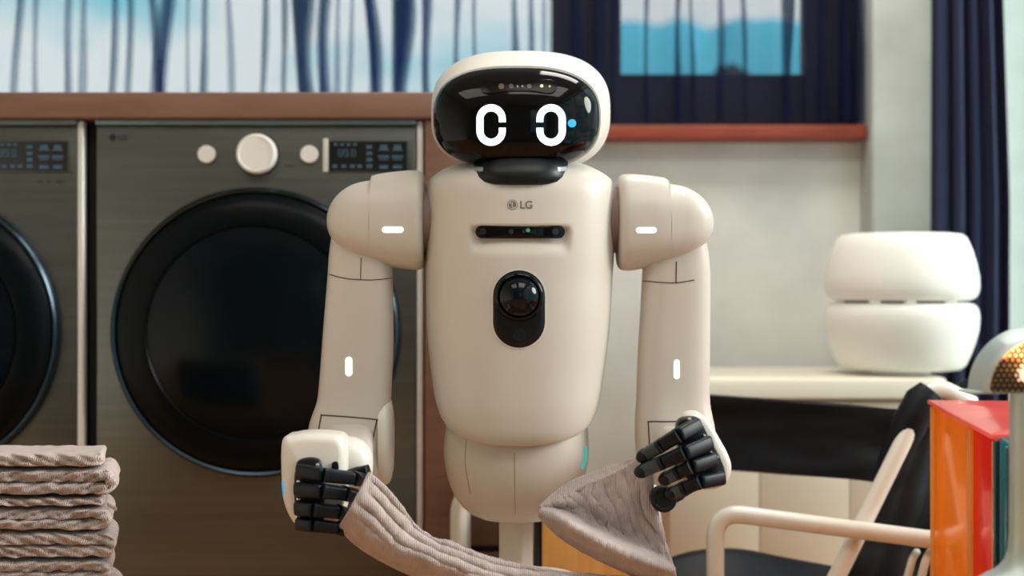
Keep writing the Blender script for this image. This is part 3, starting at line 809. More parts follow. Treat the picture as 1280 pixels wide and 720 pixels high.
for side in ('l', 'r'):
    sh, ar = (SHL, AL) if side == 'l' else (SHR, AR)
    m = shoulder(cr4(sh, 2), SY); so_ = m.build('shoulder', CREAM, rob, 32); shb = m.bvh()
    q = MB(); decal(q, shb, pill(*((477.5, 283.2, 504.5, 291.2) if side == 'l' else (795, 284, 820.5, 291.6))), .001); q.build('light_strip', LED, so_)
    q = MB(); jx = 532 if side == 'l' else 770
    c0, c1 = P(jx - 9, 275, SY), P(jx + 9, 275, SY); q.tube([c0, c1], .056, 40); q.build('shoulder_joint', mat('joint_shade_brown', col(120, 100, 90), .6), rob)  # brown colour stands in for the shadow between shoulder and torso
    m = MB(); R = []
    for py, xl, xr in cr4(ar, 3):
        c = P((xl + xr) / 2, py, SY); a = S((xr - xl) / 2, SY)
        d = .046 + .008 * sm(490, 560, py)
        if py > 575: d *= math.sqrt(max(.02, 1 - ((py - 575) / 38) ** 2))
        R.append(sell(c, (1, 0, 0), (0, 1, 0), a, d, 3.2, 72))
    m.loft(R); ao = m.build('upper_arm', CREAM, rob, 60); ab = m.bvh()
    q = MB(); decal(q, ab, pill(*((431.5, 446, 440.5, 470.5) if side == 'l' else (842, 449.5, 849.5, 474))), .001); q.build('light_strip', LED, ao)
    SM = ((((411.5, 343), (435, 348.5), (465, 350), (490, 347.5)), 1.2, 16), (((451.5, 322), (451, 336), (450.6, 349)), 1.0, 12),
          (((397, 545), (400, 528), (402, 519.5), (404, 519), (440, 521.5), (470, 524.5), (470.5, 527), (467, 545), (464, 572)), 1.6, 60),
          ) if side == 'l' else (
          (((804, 351), (825, 353), (845, 353.5), (868, 350)), 1.2, 16), (((845.5, 327), (845.3, 340), (845, 353)), 1.5, 12),
          (((812, 558), (811, 540), (810.5, 529), (811.5, 527), (830, 527), (848, 527), (850, 529)), 1.6, 50))
    for pts_, w_, n_ in SM:
        q = MB(); seam(q, ab, pts_, w_, n=n_); q.build('seam', DARKSLOT, ao)
# round side covers outside of the elbows
q = MB()
R = [sell(P(475.5 + dx, 550, SY), (0, 1, 0), (0, 0, 1), .054 * s1, S(56, SY) * s1, 2.1, 48) for dx, s1 in ((0, .97), (6, 1.0), (10.5, .97), (13.5, .88), (15.5, .7), (16, .3))]
q.loft(R); q.build('elbow_cover', CREAM2, rob)

# forearms, coming forward from the elbows
def forearm(rows, m_):
    q = MB(); R = []
    for Y, x0, x1, y0, y1 in rows:
        c = P((x0 + x1) / 2, (y0 + y1) / 2, Y); R.append(sell(c, (1, 0, 0), (0, 0, 1), S((x1 - x0) / 2, Y), S((y1 - y0) / 2, Y), 4.0, 44))
    q.loft(R); return q.build('forearm', m_, rob, 50)
forearm([(2.40, 404, 468, 527, 600), (2.352, 404, 467, 532, 604), (2.32, 406, 466, 543, 606), (2.26, 414, 466, 552, 606), (2.21, 420, 464, 556, 604)], CREAM)
forearm([(2.40, 816, 880, 530, 604), (2.352, 818, 882, 534, 606), (2.30, 830, 890, 540, 606), (2.22, 846, 894, 545, 600)], CREAM)

# left hand (viewer's left)
HLY = 2.10
m = MB(); m.prism([(351, 552), (364, 545), (384, 542.5), (410, 543.5), (426, 548), (431, 565), (431, 600), (428, 640), (415, 658), (392, 664), (374, 662), (362, 650), (353, 628), (350, 595)], HLY, HLY + .085, .014)
hl = m.build('left_hand_shell', CREAM2, rob, 50)
hlb = m.bvh()
m = MB(); m.prism([(369, 584), (374, 575), (386, 572), (398, 574), (402, 582), (404, 600), (405, 640), (402, 655), (385, 664), (373, 659), (369, 640), (367, 610)], HLY - .006, HLY + .02, .003)
m.build('finger_bay', mat('cavity_black', col(5, 8, 12), .4), hl)
q = MB(); decal(q, hlb, [(353.5 + 1.6 * math.cos(a), 614 + 15 * math.sin(a)) for a in [2 * math.pi * k_ / 16 for k_ in range(16)]], .0006); q.build('hand_light', BLUEL, hl)
m = MB(); R = []
for px, yt, yb, d in ((421, 551, 604, .026), (424, 547, 608, .031), (434, 545, 608, .034), (444, 546.5, 606, .034), (454, 551, 603, .031), (461, 559, 598, .024), (465.5, 569, 590, .012)):
    R.append(sell(P(px, (yt + yb) / 2, HLY + .075), (0, 1, 0), (0, 0, 1), d, S((yb - yt) / 2, HLY + .075), 2.4, 40))
m.loft(R); m.build('wrist_cuff', CREAM2, rob)
q = MB(); q.prism([(415, 579), (422, 578), (422.5, 590), (415.5, 591)], HLY - .003, HLY + .03, .001); q.build('wrist_gap', BLACKP, hl)

def segm(mb, p0, p1, w_, h_, t0=1.0, t1=1.0, n=4.6):
    d = (p1 - p0); L = d.length; d = d / L
    f = Vector((0, -1, 0)); f = (f - d * f.dot(d)).normalized(); u = d.cross(f).normalized()
    R = []
    for s1, k_ in ((0, .7), (.015, .88), (.045, .97), (.09, 1.0), (.91, 1.0), (.955, .97), (.985, .88), (1, .7)):
        tp = t0 + (t1 - t0) * s1
        R.append(sell(p0 + d * (L * s1), u, f, w_ / 2 * k_ * tp, h_ / 2 * k_ * tp, n, 20))
    mb.loft(R)
def finger(name, pts, wpx, parent, grey_tip=True, tipround=True):
    """pts: (px, py, Y) knuckle, middle joint, end joint, tip"""
    mb = MB(); w_ = S(wpx, pts[0][2]); q = [P(*p) for p in pts]
    mb.mi = 0
    for i in range(len(q) - 1):
        t0 = 1 - .06 * i; t1 = 1 - .06 * (i + 1)
        d = (q[i + 1] - q[i]).normalized()
        mb.mi = 1 if (grey_tip and i == len(q) - 2) else 0
        segm(mb, q[i], q[i + 1] - d * .0012, w_ * t0, w_ * 1.05 * t0, 1, t1 / t0)
        if i > 0:                                      # hinge pin and knuckle collar
            mb.mi = 0; segm(mb, q[i] - d * .003, q[i] + d * .003, w_ * 1.03 * t0, w_ * 1.10 * t0)
    if grey_tip:
        mb.mi = 0; d = (q[-1] - q[-2]).normalized()
        f = Vector((0, -1, 0)); f = (f - d * f.dot(d)).normalized(); u = d.cross(f)
        t = q[-1] - d * .003; R = []
        for s1 in range(7):
            a = math.radians(15 + 150 * s1 / 6); R.append(sell(t - d * .008 + d * .024 * s1 / 6, u, f, w_ * .47 * math.sin(a) ** .5, w_ * .54 * math.sin(a) ** .5, 2.4, 18))
        mb.loft(R)
    return mb.build(name, [BLACKP, GREYP], parent, 45)
for pts, wd in ((((374, 588, 2.094), (407, 594, 2.068), (444, 598, 2.082), (460, 601, 2.11)), 18), (((372, 611, 2.09), (405, 614, 2.062), (432, 617, 2.076), (452, 621, 2.105)), 19),
            (((373, 635, 2.09), (394, 637, 2.066), (424, 640, 2.076), (442, 646, 2.105)), 18), (((374, 655, 2.092), (394, 657, 2.07), (424, 660, 2.08), (440, 666, 2.105)), 16.5)):
    finger('finger', pts, wd, hl, grey_tip=False)
finger('thumb', ((428, 598, 2.13), (446, 592, 2.135), (462, 588, 2.13)), 17, hl, grey_tip=False)
for px, py in ((371, 589), (373, 602), (370, 613), (373, 624), (397, 581), (372, 646)):
    q = MB(); c = P(px, py, HLY - .012); R = []
    q.revolve((c.x, c.y, c.z), [(.0001, -.003), (.003, 0), (.0026, .002), (.0001, .0034)], 'y', 14); q.build('knuckle_pin', CHROME, hl)

# right hand
HRY = 2.12
m = MB(); m.prism([(858, 525), (868, 519), (880, 520), (890, 531), (900, 548), (910, 566), (915.5, 582), (914, 597), (906, 608), (892, 613), (870, 612), (856, 606), (850, 590), (850, 550)], HRY, HRY + .09, .012)
hr = m.build('right_hand_shell', CREAM2, rob, 50)
m = MB(); m.prism([(846, 536), (850, 525), (862, 521.5), (872, 522), (880, 533), (888, 549), (898, 566), (906, 586), (906.5, 599), (899, 607), (884, 608), (866, 606), (856, 592), (848, 560)], HRY - .006, HRY + .02, .003)
m.build('finger_bay', MATS['cavity_black'], hr)
for pts, wd in ((((872, 531, 2.104), (846, 545, 2.074), (826, 557, 2.080), (806, 569, 2.098)), 19), (((886, 553, 2.10), (853, 567, 2.066), (828, 578, 2.074), (804, 588, 2.094)), 19),
            (((892, 574, 2.10), (862, 584, 2.070), (848, 590, 2.076), (834, 597, 2.088)), 19), (((902, 597, 2.102), (873, 603, 2.072), (855, 610, 2.078), (841, 616, 2.088)), 18)):
    finger('finger', pts, wd, hr)
mb = MB(); segm(mb, P(868, 603, 2.15), P(846, 616, 2.14), .022, .022); segm(mb, P(848, 615, 2.14), P(832, 623, 2.125), .024, .024)
c = P(829.5, 624, 2.10); r = S(16.5, 2.1)
mb.revolve((c.x, c.y, c.z), [(r * .6, -.03), (r * .95, -.022), (r, -.008), (r * .99, .004), (r * .93, .008), (r * .7, .0095), (r * .6, .008), (r * .3, .0085), (r * .05, .0088)], 'y', 36, True)
mb.build('thumb', BLACKP, hr)
for px, py in ((877.5, 532), (880, 545), (888, 555), (888.5, 566), (896, 572), (862, 524)):
    q = MB(); c = P(px, py, HRY - .012)
    q.revolve((c.x, c.y, c.z), [(.0001, -.003), (.003, 0), (.0026, .002), (.0001, .0034)], 'y', 14); q.build('knuckle_pin', CHROME, hr)

# ------------------------------------------------------------ the towel the robot folds
def grid(rows):
    def fn(u, v):
        cols = [cr(r, u) for r in rows]; return cr(cols, v)
    return fn
LA = [(461, 590, 2.055), (481, 607, 2.06), (501, 631, 2.06), (518, 655, 2.06), (540, 671, 2.06), (563, 677, 2.06), (591, 689, 2.06), (622, 699, 2.06), (656, 707, 2.06), (692, 714, 2.06), (742, 718, 2.07), (800, 722, 2.08), (846, 724, 2.09)]
LR = [(438, 634, 2.035), (462, 660, 2.03), (479, 672, 2.03), (498, 685, 2.03), (528, 697, 2.03), (560, 709, 2.03), (590, 719, 2.03), (620, 728, 2.03), (655, 735, 2.03), (692, 742, 2.04), (742, 748, 2.05), (800, 748, 2.06), (846, 738, 2.07)]
LB = [(423, 659, 2.085), (446, 680, 2.085), (469, 695, 2.085), (493, 708, 2.085), (526, 723, 2.085), (559, 738, 2.085), (590, 748, 2.085), (620, 757, 2.085), (655, 763, 2.085), (692, 767, 2.09), (742, 770, 2.09), (800, 766, 2.09), (846, 744, 2.095)]
gl = grid([LA, LR, LB])
def groove(p):
    d = p - round(p); return math.exp(-(d / .2) ** 2)
def left_strip(u, v):
    c = gl(u, v); x, y, Y = c
    ph = v * 7.0 + .55 * noise.noise(Vector((u * 6, v * 2, 4))) + .3 * math.sin(u * 9)
    fade = sm(.01, .09, u) * (1 - sm(.44, .56, v)) * sm(.02, .10, v)
    Y += .013 * fade * groove(ph) * (.55 + .9 * abs(noise.noise(Vector((u * 5, round(ph) * 3.1, 8)))))
    Y -= .005 * noise.noise(Vector((u * 20, v * 5, 1))) + .0018 * noise.noise(Vector((u * 50, v * 9, 3)))
    y += 2.2 * noise.noise(Vector((u * 26, v * 1.5, 5))) * fade
    return P(x, y, Y)
tw = MB(); tw.surf(left_strip, 150, 46, .008)
T0 = [(676, 634, 2.15), (703, 620, 2.155), (735, 605, 2.155), (765, 592, 2.155), (791, 577, 2.15), (815, 560, 2.13)]
T1 = [(676, 635, 2.145), (702, 629, 2.14), (735, 630, 2.14), (767, 630, 2.138), (794, 622, 2.13), (817, 622, 2.12)]
T2 = [(677, 636, 2.145), (703, 640, 2.14), (738, 657, 2.135), (772, 672, 2.128), (807, 685, 2.118), (840, 705, 2.10)]
T3 = [(675, 639, 2.12), (701, 650, 2.066), (734, 669, 2.048), (768, 686, 2.043), (804, 700, 2.042), (844, 713, 2.05)]
T4 = [(674, 643, 2.13), (698, 668, 2.12), (730, 689, 2.105), (764, 706, 2.09), (802, 721, 2.085), (846, 724, 2.085)]
gf = grid([T0, T1, T2, T3, T4])
def flap(u, v):
    x, y, Y = gf(u, v)
    e = sm(.03, .2, u) * sm(0, .12, v) * (1 - sm(.42, .5, v))
    ph = u * 10.5 + 1.1 * noise.noise(Vector((u * 3, v * 4, 2))) - 1.2 * v + .5 * noise.noise(Vector((u * 9, v * 8, 6)))
    k_ = .3 + .7 * sm(.35, .6, u)
    Y += e * k_ * .010 * groove(ph) * (.3 + 1.3 * abs(noise.noise(Vector((v * 4, round(ph) * 2.7, 3)))))
    Y -= .007 * e * noise.noise(Vector((u * 8, v * 5, 9))) + .003 * noise.noise(Vector((u * 30, v * 14, 5)))
    return P(x, y, Y)
tw.surf(flap, 120, 60, .008)
K0 = [(676, 633, 2.18), (690, 618, 2.20), (715, 601, 2.20), (745, 589, 2.20), (770, 580, 2.195), (793, 572, 2.165)]
K1 = [(677, 636, 2.155), (703, 626, 2.16), (735, 611, 2.165), (765, 599, 2.165), (791, 586, 2.16), (812, 566, 2.145)]
gk = grid([K0, K1]); tw.surf(lambda u, v: P(*gk(u, v)), 50, 6, .006)
tw.build('knitted_towel', KNIT, None, 180, 'half-folded beige knitted towel hanging between the two black robot hands', 'towel')

# ------------------------------------------------------------ stack of folded towels
BZ = .215
t = thing('bench', (-.80, 2.28, 0), 'low wooden bench under the stack of folded towels', 'bench')
m = MB(); m.box(-1.15, -.50, 2.10, 2.46, BZ - .03, BZ, .004); m.build('seat', ORANGEW, t)
for xx in (-1.10, -.58):
    for yy in (2.13, 2.40): m = MB(); m.box(xx, xx + .035, yy, yy + .035, 0, BZ - .0305, .003); m.build('leg', ORANGEW, t)
def folded_towel(z0, hgt, xr, label, seed, square=False, depth=.085):
    th = hgt / 2 * 1.10; off = hgt / 2
    yf = 2.14; yc = yf + depth
    mb = MB(); pts = []
    xl = -1.06
    lay = [z0 + off * .54, z0 + off * 1.46]
    N = 110
    if square:
        for k_ in range(N + 1): pts.append((xl + (xr - xl) * k_ / N, z0 + hgt * .5, 0))
        th = hgt * .97
    else:
        for k_ in range(N + 1): pts.append((xl + (xr - off * .5 - xl) * k_ / N, lay[0], 0))
        for k_ in range(1, 12):
            a = -math.pi / 2 + math.pi * k_ / 12; pts.append((xr - off * .5 + off * .5 * 1.0 * math.cos(a), z0 + off + off * .5 * math.sin(a), 0))
        for k_ in range(N + 1): pts.append((xr - off * .5 + (xl - xr + off * .5) * k_ / N, lay[1], 0))
    R = []
    for i, (x_, z_, _) in enumerate(pts):
        a = pts[max(i - 1, 0)]; b = pts[min(i + 1, len(pts) - 1)]
        d = Vector((b[0] - a[0], 0, b[1] - a[1])).normalized(); n_ = Vector((-d.z, 0, d.x))
        s1 = 1.0
        jit = .004 * noise.noise(Vector((x_ * 9, z_ * 60, seed)))
        ring = sell((x_, yc + jit, z_), (0, 1, 0), n_, depth + .004 * noise.noise(Vector((x_ * 30, z_ * 80, seed + 3))), th / 2, 4.6, 44)
        if i in (0, len(pts) - 1): ring = [Vector((x_, yc, z_)) + (p - Vector((x_, yc, z_))) * .75 for p in ring]
        out = []
        for p in ring:
            q_ = p.copy()
            # cable-knit relief on the front edge: slanting ridges and rounded bulges
            cab = math.sin(p.x * 95 + (1 if seed % 2 else -1) * p.z * 260 + 2.2 * noise.noise(Vector((p.x * 8, seed, 0))))
            fr = sm(yf + .05, yf, p.y)
            q_.y -= fr * (.0045 * (2 * abs(cab) - 1) + .008 * noise.noise(Vector((p.x * 30, p.z * 80, seed))) + .004 * noise.noise(Vector((p.x * 90, p.z * 160, seed + 7))))
            q_.z += .0028 * noise.noise(Vector((p.x * 24, p.y * 10, seed + z_ * 50))) + .0012 * noise.noise(Vector((p.x * 80, p.y * 30, seed + z_ * 50)))
            q_.x += .003 * noise.noise(Vector((p.z * 60, p.y * 12, seed))) * sm(xr - .05, xr, p.x)
            q_.x -= (q_.y - yf) * .25
            q_.z -= .035 * max(0, q_.y - yf) * (1 if square else 0)
            out.append(q_)
        R.append(out)
    mb.loft(R)
    mb.build('folded_towel', KNIT, None, 180, label, 'towel', 'folded towels in the stack')
zz = lambda py: H + (360 - py) / F * 2.14
# pixel heights of the boundaries between towels, top to bottom
bd = [(564, 585, 129, True), (586, 620, 138, False), (621, 634, 129, True), (635, 664, 133, False), (665, 698, 137, False), (699, 730, 132, False)]
names = ['beige knitted towel folded flat, topmost of the stack', 'beige folded towel just under the topmost one, its round fold sticking out', 'thin beige towel layer with a loose tag, third from the top of the stack',
         'beige folded towel fourth from the top of the stack', 'beige folded towel fifth from the top of the stack', 'beige folded towel at the bottom of the frame, sixth from the top of the stack']
for i, (a, b, xr, sq) in enumerate(bd):
    folded_towel(zz(b), zz(a) - zz(b) - .0014, (xr - 640) / F * 2.14, names[i], i + 1, sq)
zrem = zz(730) - .0005 - BZ
folded_towel(BZ + .002, zrem - .003, (140 - 640) / F * 2.14, 'beige folded towel lowest of the stack, lying on the bench', 9, False)
tg = MB(); tg.surf(lambda u, v: P(134 + 12 * u, 628 + 6 * u + 5 * v, 2.16 + .0), 4, 2, .003)
tg.build('care_tag', KNIT, bpy.data.objects['folded_towel.002'])

# ------------------------------------------------------------ tubular stool frame and pine chest behind the robot
t = thing('tubular_stand', (P(612, 0, 2.78).x, 2.85, 0), 'cream bent-tube stand partly hidden behind the robot pole', 'stand')
for dy in (0, .16):
    m = MB(); Y = 2.78
    p = rounded_path([(P(574, 0, Y).x, Y + dy, .012), P(574, 612, Y) + Vector((0, dy, 0)), P(647, 612, Y) + Vector((0, dy, 0)), (P(647, 0, Y).x, Y + dy, .012)], .05, 8)
    m.tube(p, S(11.5, Y), 18); m.build('tube_frame', TUBE, t)
for px in (574, 647):
    m = MB(); m.tube([(P(px, 0, 2.78).x, 2.78, .03), (P(px, 0, 2.78).x, 2.94, .03)], .010, 12); m.build('cross_tube', TUBE, t)
t = thing('pine_chest', (P(735, 0, 2.75).x, 2.85, 0), 'low orange pine chest behind the hanging towel', 'chest')
m = MB(); xa, xb = P(677, 0, 2.72).x, P(792, 0, 2.72).x; zt2 = P(0, 630, 2.72).z
m.box(xa, xb, 2.735, 2.95, .03, zt2 - .02, .003); m.build('carcass', DARKF, t)
m = MB(); m.box(xa - .013, xa - .0005, 2.74, 2.95, .03, zt2 - .02, .002); m.build('side_panel', mat('dark_side', col(24, 18, 18), .5), t)
m = MB(); m.box(xa - .013, xb + .004, 2.715, 2.955, zt2 - .0195, zt2, .003); m.build('top', ORANGEW, t)
zc = .03; n = 2
for k_ in range(n):
    m = MB(); a = .035 + (zt2 - .06) * k_ / n; b = .035 + (zt2 - .06) * (k_ + 1) / n - .004
    m.box(xa + .001, xb - .002, 2.72, 2.7345, a, b, .002); d = m.build('drawer', ORANGEW, t)
    m = MB(); m.revolve(((xa + xb) / 2, 2.72, (a + b) / 2), [(.006, 0), (.006, .008), (.011, .014), (.011, .02), (.001, .023)], 'y', 16); m.build('knob', ORANGEW, d)
for xx in (xa + .01, xb - .03):
    for yy in (2.75, 2.91): m = MB(); m.box(xx, xx + .02, yy, yy + .02, 0, .0295); m.build('foot', DARKF, t)

# ------------------------------------------------------------ sideboard with the white lamp
SBZ = .510
t = thing('sideboard', (.74, 3.5, 0), 'long cream sideboard with rounded corners against the back wall', 'sideboard')
sx0, sx1 = P(826, 0, 3.32).x, P(1192, 0, 3.32).x
m = MB(); R = []
for z, i in ((SBZ - .05, .006), (SBZ - .045, 0), (SBZ - .012, 0), (SBZ - .004, .004), (SBZ, .014)):
    R.append(sell(((sx0 + sx1) / 2, 3.54, z), (1, 0, 0), (0, 1, 0), (sx1 - sx0) / 2 - i, .235 - i, 9, 96))
m.loft(R); m.build('top', CAB, t)
m = MB(); m.box(sx0 + .02, sx1 - .03, 3.345, 3.75, .06, SBZ - .0505, .01); m.build('carcass', CAB, t)
wd = (sx1 - sx0 - .05) / 3
for k_ in range(3):
    m = MB(); a = sx0 + .02 + wd * k_; m.box(a + .0006, a + wd - .0006, 3.325, 3.3445, .065, SBZ - .056, .003); d = m.build('door', CAB, t)
for xx in (sx0 + .05, sx1 - .09):
    for yy in (3.38, 3.68): m = MB(); m.tube([(xx, yy, 0), (xx, yy, .0595)], .016); m.build('leg', CAB, t)

LY = 3.48; lx = P(1126.5, 0, LY).x
t = thing('table_lamp', (lx, LY, SBZ + .0006), 'white table lamp of two stacked barrel-shaped shades on the cream sideboard', 'lamp')
k = LY / F; zc = lambda py: H + (360 - py) * k
def shade(rows): 
    m = MB(); m.revolve((lx, LY, 0), [(r * k, zc(py)) for r, py in rows], 'z', 64, True); return m.build('lamp_shade', SHADE, t, 60)
shade([(62, 292.5), (73, 293.8), (78.5, 298), (85, 313), (90, 330), (93.2, 346), (93.8, 359), (92, 367.5), (88, 373), (81, 375.4)])
shade([(81, 378.6), (88, 380.6), (92, 386), (93.8, 396), (92.6, 412), (88.5, 428), (83, 443), (77.5, 455.5), (71.5, 460.6), (60, 462)])
m = MB(); m.revolve((lx, LY, 0), [(70 * k, zc(379)), (70 * k, zc(375))], 'z', 40, True); m.build('core', mat('lamp_core', col(70, 66, 52), .6), t)
for a in (20, 140, 232, 262, 300):
    q = MB(); ca, sa = math.cos(math.radians(a)), math.sin(math.radians(a)); q.box(lx + 80 * k * ca - .012, lx + 80 * k * ca + .012, LY + 80 * k * sa - .012, LY + 80 * k * sa + .012, zc(380), zc(374), .002); q.build('spacer', SHADE, t)
m = MB(); m.revolve((lx, LY, 0), [(13 * k, zc(460)), (12 * k, zc(466)), (16 * k, SBZ + .012), (34 * k, SBZ + .008), (36 * k, SBZ + .0006)], 'z', 40, True); m.build('foot', SHADE, t)

# ------------------------------------------------------------ leather and tube armchair
t = thing('armchair', (P(1010, 0, 2.75).x, 2.75, 0), 'black leather sling armchair with cream tubular frame before the sideboard', 'armchair')
def quad(p00, p10, p11, p01, bow, th, name, mt, nu=30, nv=14, wav=0.0):
    A, B, Cc, D = (P(*q) for q in (p00, p10, p11, p01)); m = MB()
    n = (B - A).cross(D - A).normalized()
    def fn(u, v):
        p = A.lerp(B, u).lerp(D.lerp(Cc, u), v)
        return p + n * (bow * math.sin(math.pi * v) + wav * noise.noise(Vector((u * 4, v * 4, len(name)))))
    m.surf(fn, nu, nv, th); return m.build(name, mt, t, 60)
quad((800, 487, 3.14), (1142, 513, 2.80), (1108, 603, 2.80), (800, 578, 3.14), .02, .016, 'back_sling', LEATHER, wav=.012)
m = MB(); m.tube([P(1163, 488, 2.78), P(1153, 500, 2.78), P(1137, 530, 2.78), P(1117, 572, 2.78), P(1108, 592, 2.78)], [S(16, 2.78), S(22, 2.78), S(22, 2.78), S(18, 2.78), S(14, 2.78)], 24); m.build('sling_sleeve', LEATHER, t)
m = MB(); m.tube(rounded_path([P(1215, 505, 2.80), P(1180, 486, 2.78), P(1160, 489, 2.78), P(1044, 725, 2.70), P(990, 835, 2.66)], .03), S(11, 2.75), 18); m.build('back_post', TUBE, t)
quad((1130, 548, 2.79), (1215, 470, 2.88), (1215, 800, 2.88), (1012, 775, 2.76), .0, .016, 'side_sling', LEATHER, wav=.03)
m = MB()
def seat_fn(u, v):
    A = [(812, 712, 2.95), (865, 694, 2.96), (920, 691, 2.97), (980, 702, 2.97), (1056, 716, 2.95)]
    B = [(812, 800, 2.80), (865, 795, 2.80), (920, 795, 2.80), (980, 800, 2.80), (1056, 805, 2.80)]
    return P(*cr(A, u)).lerp(P(*cr(B, u)), v)
m.surf(seat_fn, 40, 14, .05); m.build('seat_sling', LEATHER, t, 60)
m = MB(); Yt = 2.50
p = rounded_path([(P(894, 0, 2.72).x, 2.72, .014), P(894, 639, 2.72), P(1168, 675, 2.67), P(1225, 682, 2.66), (P(1225, 0, 2.66).x, 2.66, .014)], .055, 10)
m.tube(p, S(11.3, 2.7), 20); m.build('arm_tube', TUBE, t)
m = MB(); m.tube(rounded_path([P(1128, 745, 2.68), P(1141, 697, 2.68), P(1146, 690, 2.7)], .02), S(5, 2.68), 12); m.build('brace_tube', TUBE, t)
m = MB(); m.tube(rounded_path([P(1146, 745, 2.67), P(1157, 700, 2.67), P(1163, 690, 2.69)], .02), S(5.5, 2.6), 12); m.build('brace_tube', TUBE, t)
m = MB(); m.tube(rounded_path([(P(894, 0, 2.72).x, 2.72, .014), (P(860, 0, 3.05).x, 3.10, .014), (P(1200, 0, 2.95).x, 2.95, .014), (P(1225, 0, 2.66).x, 2.66, .014)], .06, 8), .0135, 14); m.build('floor_tube', TUBE, t)
m = MB(); m.tube([(P(990, 0, 2.66).x, 2.66, P(0, 835, 2.66).z), (P(1000, 0, 2.9).x, 2.98, .02)], .0135, 14); m.build('rear_tube', TUBE, t)
m = MB(); m.tube(rounded_path([P(812, 483, 3.16), P(812, 590, 3.12), (P(830, 0, 3.05).x, 3.05, .014)], .05), .014, 14); m.build('back_post', TUBE, t)

# ------------------------------------------------------------ coloured storage boxes in a row, on a low shelf
A0, B0 = Vector((.768, 2.60, 0)), Vector((.665, 1.90, 0))     # far and near end of the row's front edge
ax = (B0 - A0).normalized(); nx = Vector((-ax.y, ax.x, 0))
if nx.x < 0: nx = -nx
L = (B0 - A0).length; zt3 = H - 140 / F * 2.60; zb3 = .16
def obox(mb, s0, s1, d0, d1, z0, z1, b=.004):
    m2 = MB(); m2.box(s0, s1, d0, d1, z0, z1, b)
    mb.add([A0 + ax * v.x + nx * v.y + Vector((0, 0, v.z)) for v in m2.V], m2.F)
m = MB(); obox(m, -.008, L + .008, -.01, .33, zb3 - .025, zb3); 
t = thing('low_shelf', A0.lerp(B0, .5) + nx * .17, 'low wooden shelf carrying the coloured plastic boxes', 'shelf')
m.build('board', ORANGEW, t)
for s1 in (0, L - .025): m = MB(); obox(m, s1, s1 + .025, 0, .32, 0, zb3 - .0255); m.build('side', ORANGEW, t)
def sbox(s0, s1, mt, mt2, zt_, label):
    o0 = A0 + ax * ((s0 + s1) / 2) + nx * .16; o0.z = zb3
    t = thing('storage_box', o0, label, 'storage box', 'coloured storage boxes on the low shelf')
    m = MB(); obox(m, s0 + .001, s1 - .001, .004, .32, zb3 + .0005, zt_, .003); m.build('body', mt, t)
    w_ = .012
    for a, b in ((s0 + .001, s0 + w_), (s1 - w_, s1 - .001)):
        m = MB(); obox(m, a, b, -.004, .0035, zb3 + .0005, zt_ - .004, .002); m.build('corner_rib', mt2, t)
    return t
s_or = .57 * L; s_rd = .86 * L
sbox(0, s_or, ORANGE, AMBER, zt3 - .008, 'orange plastic storage box at the far end of the row')
sbox(s_or, s_rd, RED, AMBER, zt3 - .008, 'red plastic storage box between the orange and the teal one')
sbox(s_rd, L, TEAL, mat('dark_teal', col(8, 60, 72), .25, coat=.3), zt3 - .004, 'teal plastic storage box beside the perforated heater')
m = MB(); obox(m, -.004, s_rd - .002, -.008, .32, zt3 - .0075, zt3, .002)
m.build('coral_sheet', CORAL, None, 40, 'coral red plastic sheet lying on the orange and red boxes', 'sheet')

# ------------------------------------------------------------ small heater lamp with perforated front, at the photo's edge
GY = 1.78; gk = GY / F; gx, gz = P(1289, 0, GY).x, P(0, 489, GY).z
ztab = .345
t = thing('heater_lamp', (gx, GY, ztab), 'small satin metal lamp with arched hood, perforated grille and glowing copper inside', 'lamp')
m = MB(); R = []
Ro, Ri = 79 * gk, 66 * gk; gf = P(1300, 0, GY).x; gb = P(1288, 0, GY + .045).x; Rb = 78 / F * (GY + .045)
for k_ in range(41):
    a = math.pi * k_ / 40; ca, sa = math.cos(a), math.sin(a)
    R.append([Vector((x_ + r * ca, y, gz + r * sa)) for x_, r, y in ((gf, Ri, GY - .010), (gf - .003, Ri + .003, GY - .006), (gb, Rb, GY + .045), (gb, Rb - .003, GY + .045), (gf, Ri - .0015, GY - .004))])
m.loft(R); m.build('hood', ALU, t, 40)
m = MB(); pitch = 7.2 * gk; rad = Ri - .001
row = 0; z = gz + pitch * .2
while z < gz + rad:
    xx = gf - rad + (pitch / 2 if row % 2 else 0)
    while xx < gf + rad:
        if (xx - gf) ** 2 + (z - gz) ** 2 < rad ** 2:
            o = [(xx + pitch / math.sqrt(3) * math.cos(math.radians(30 + 60 * q)), z + pitch / math.sqrt(3) * math.sin(math.radians(30 + 60 * q))) for q in range(6)]
            i_ = [(xx + pitch * .33 * math.cos(math.radians(30 + 60 * q)), z + pitch * .33 * math.sin(math.radians(30 + 60 * q))) for q in range(6)]
            v = [(a_, GY - .006, b_) for a_, b_ in o] + [(a_, GY - .006, b_) for a_, b_ in i_]
            m.add(v, [(q, (q + 1) % 6, 6 + (q + 1) % 6, 6 + q) for q in range(6)])
        xx += pitch
    z += pitch * .866; row += 1
m.build('perforated_grille', GRILLE, t, 40, kind='stuff')
m = MB(); R = []
for k_ in range(25):
    a = math.pi * k_ / 24; ca, sa = math.cos(a), math.sin(a)
    R.append([Vector((gf + (Ri - .002) * ca, y, gz + (Ri - .002) * sa)) for y in (GY + .002, GY + .034)])
m.loft(R, cap=False, closed=False)
hd = [(gf + (Ri - .003) * math.cos(math.asin(39 * gk / Ri) + (math.pi - 2 * math.asin(39 * gk / Ri)) * q / 20), gz + (Ri - .003) * math.sin(math.asin(39 * gk / Ri) + (math.pi - 2 * math.asin(39 * gk / Ri)) * q / 20)) for q in range(21)]
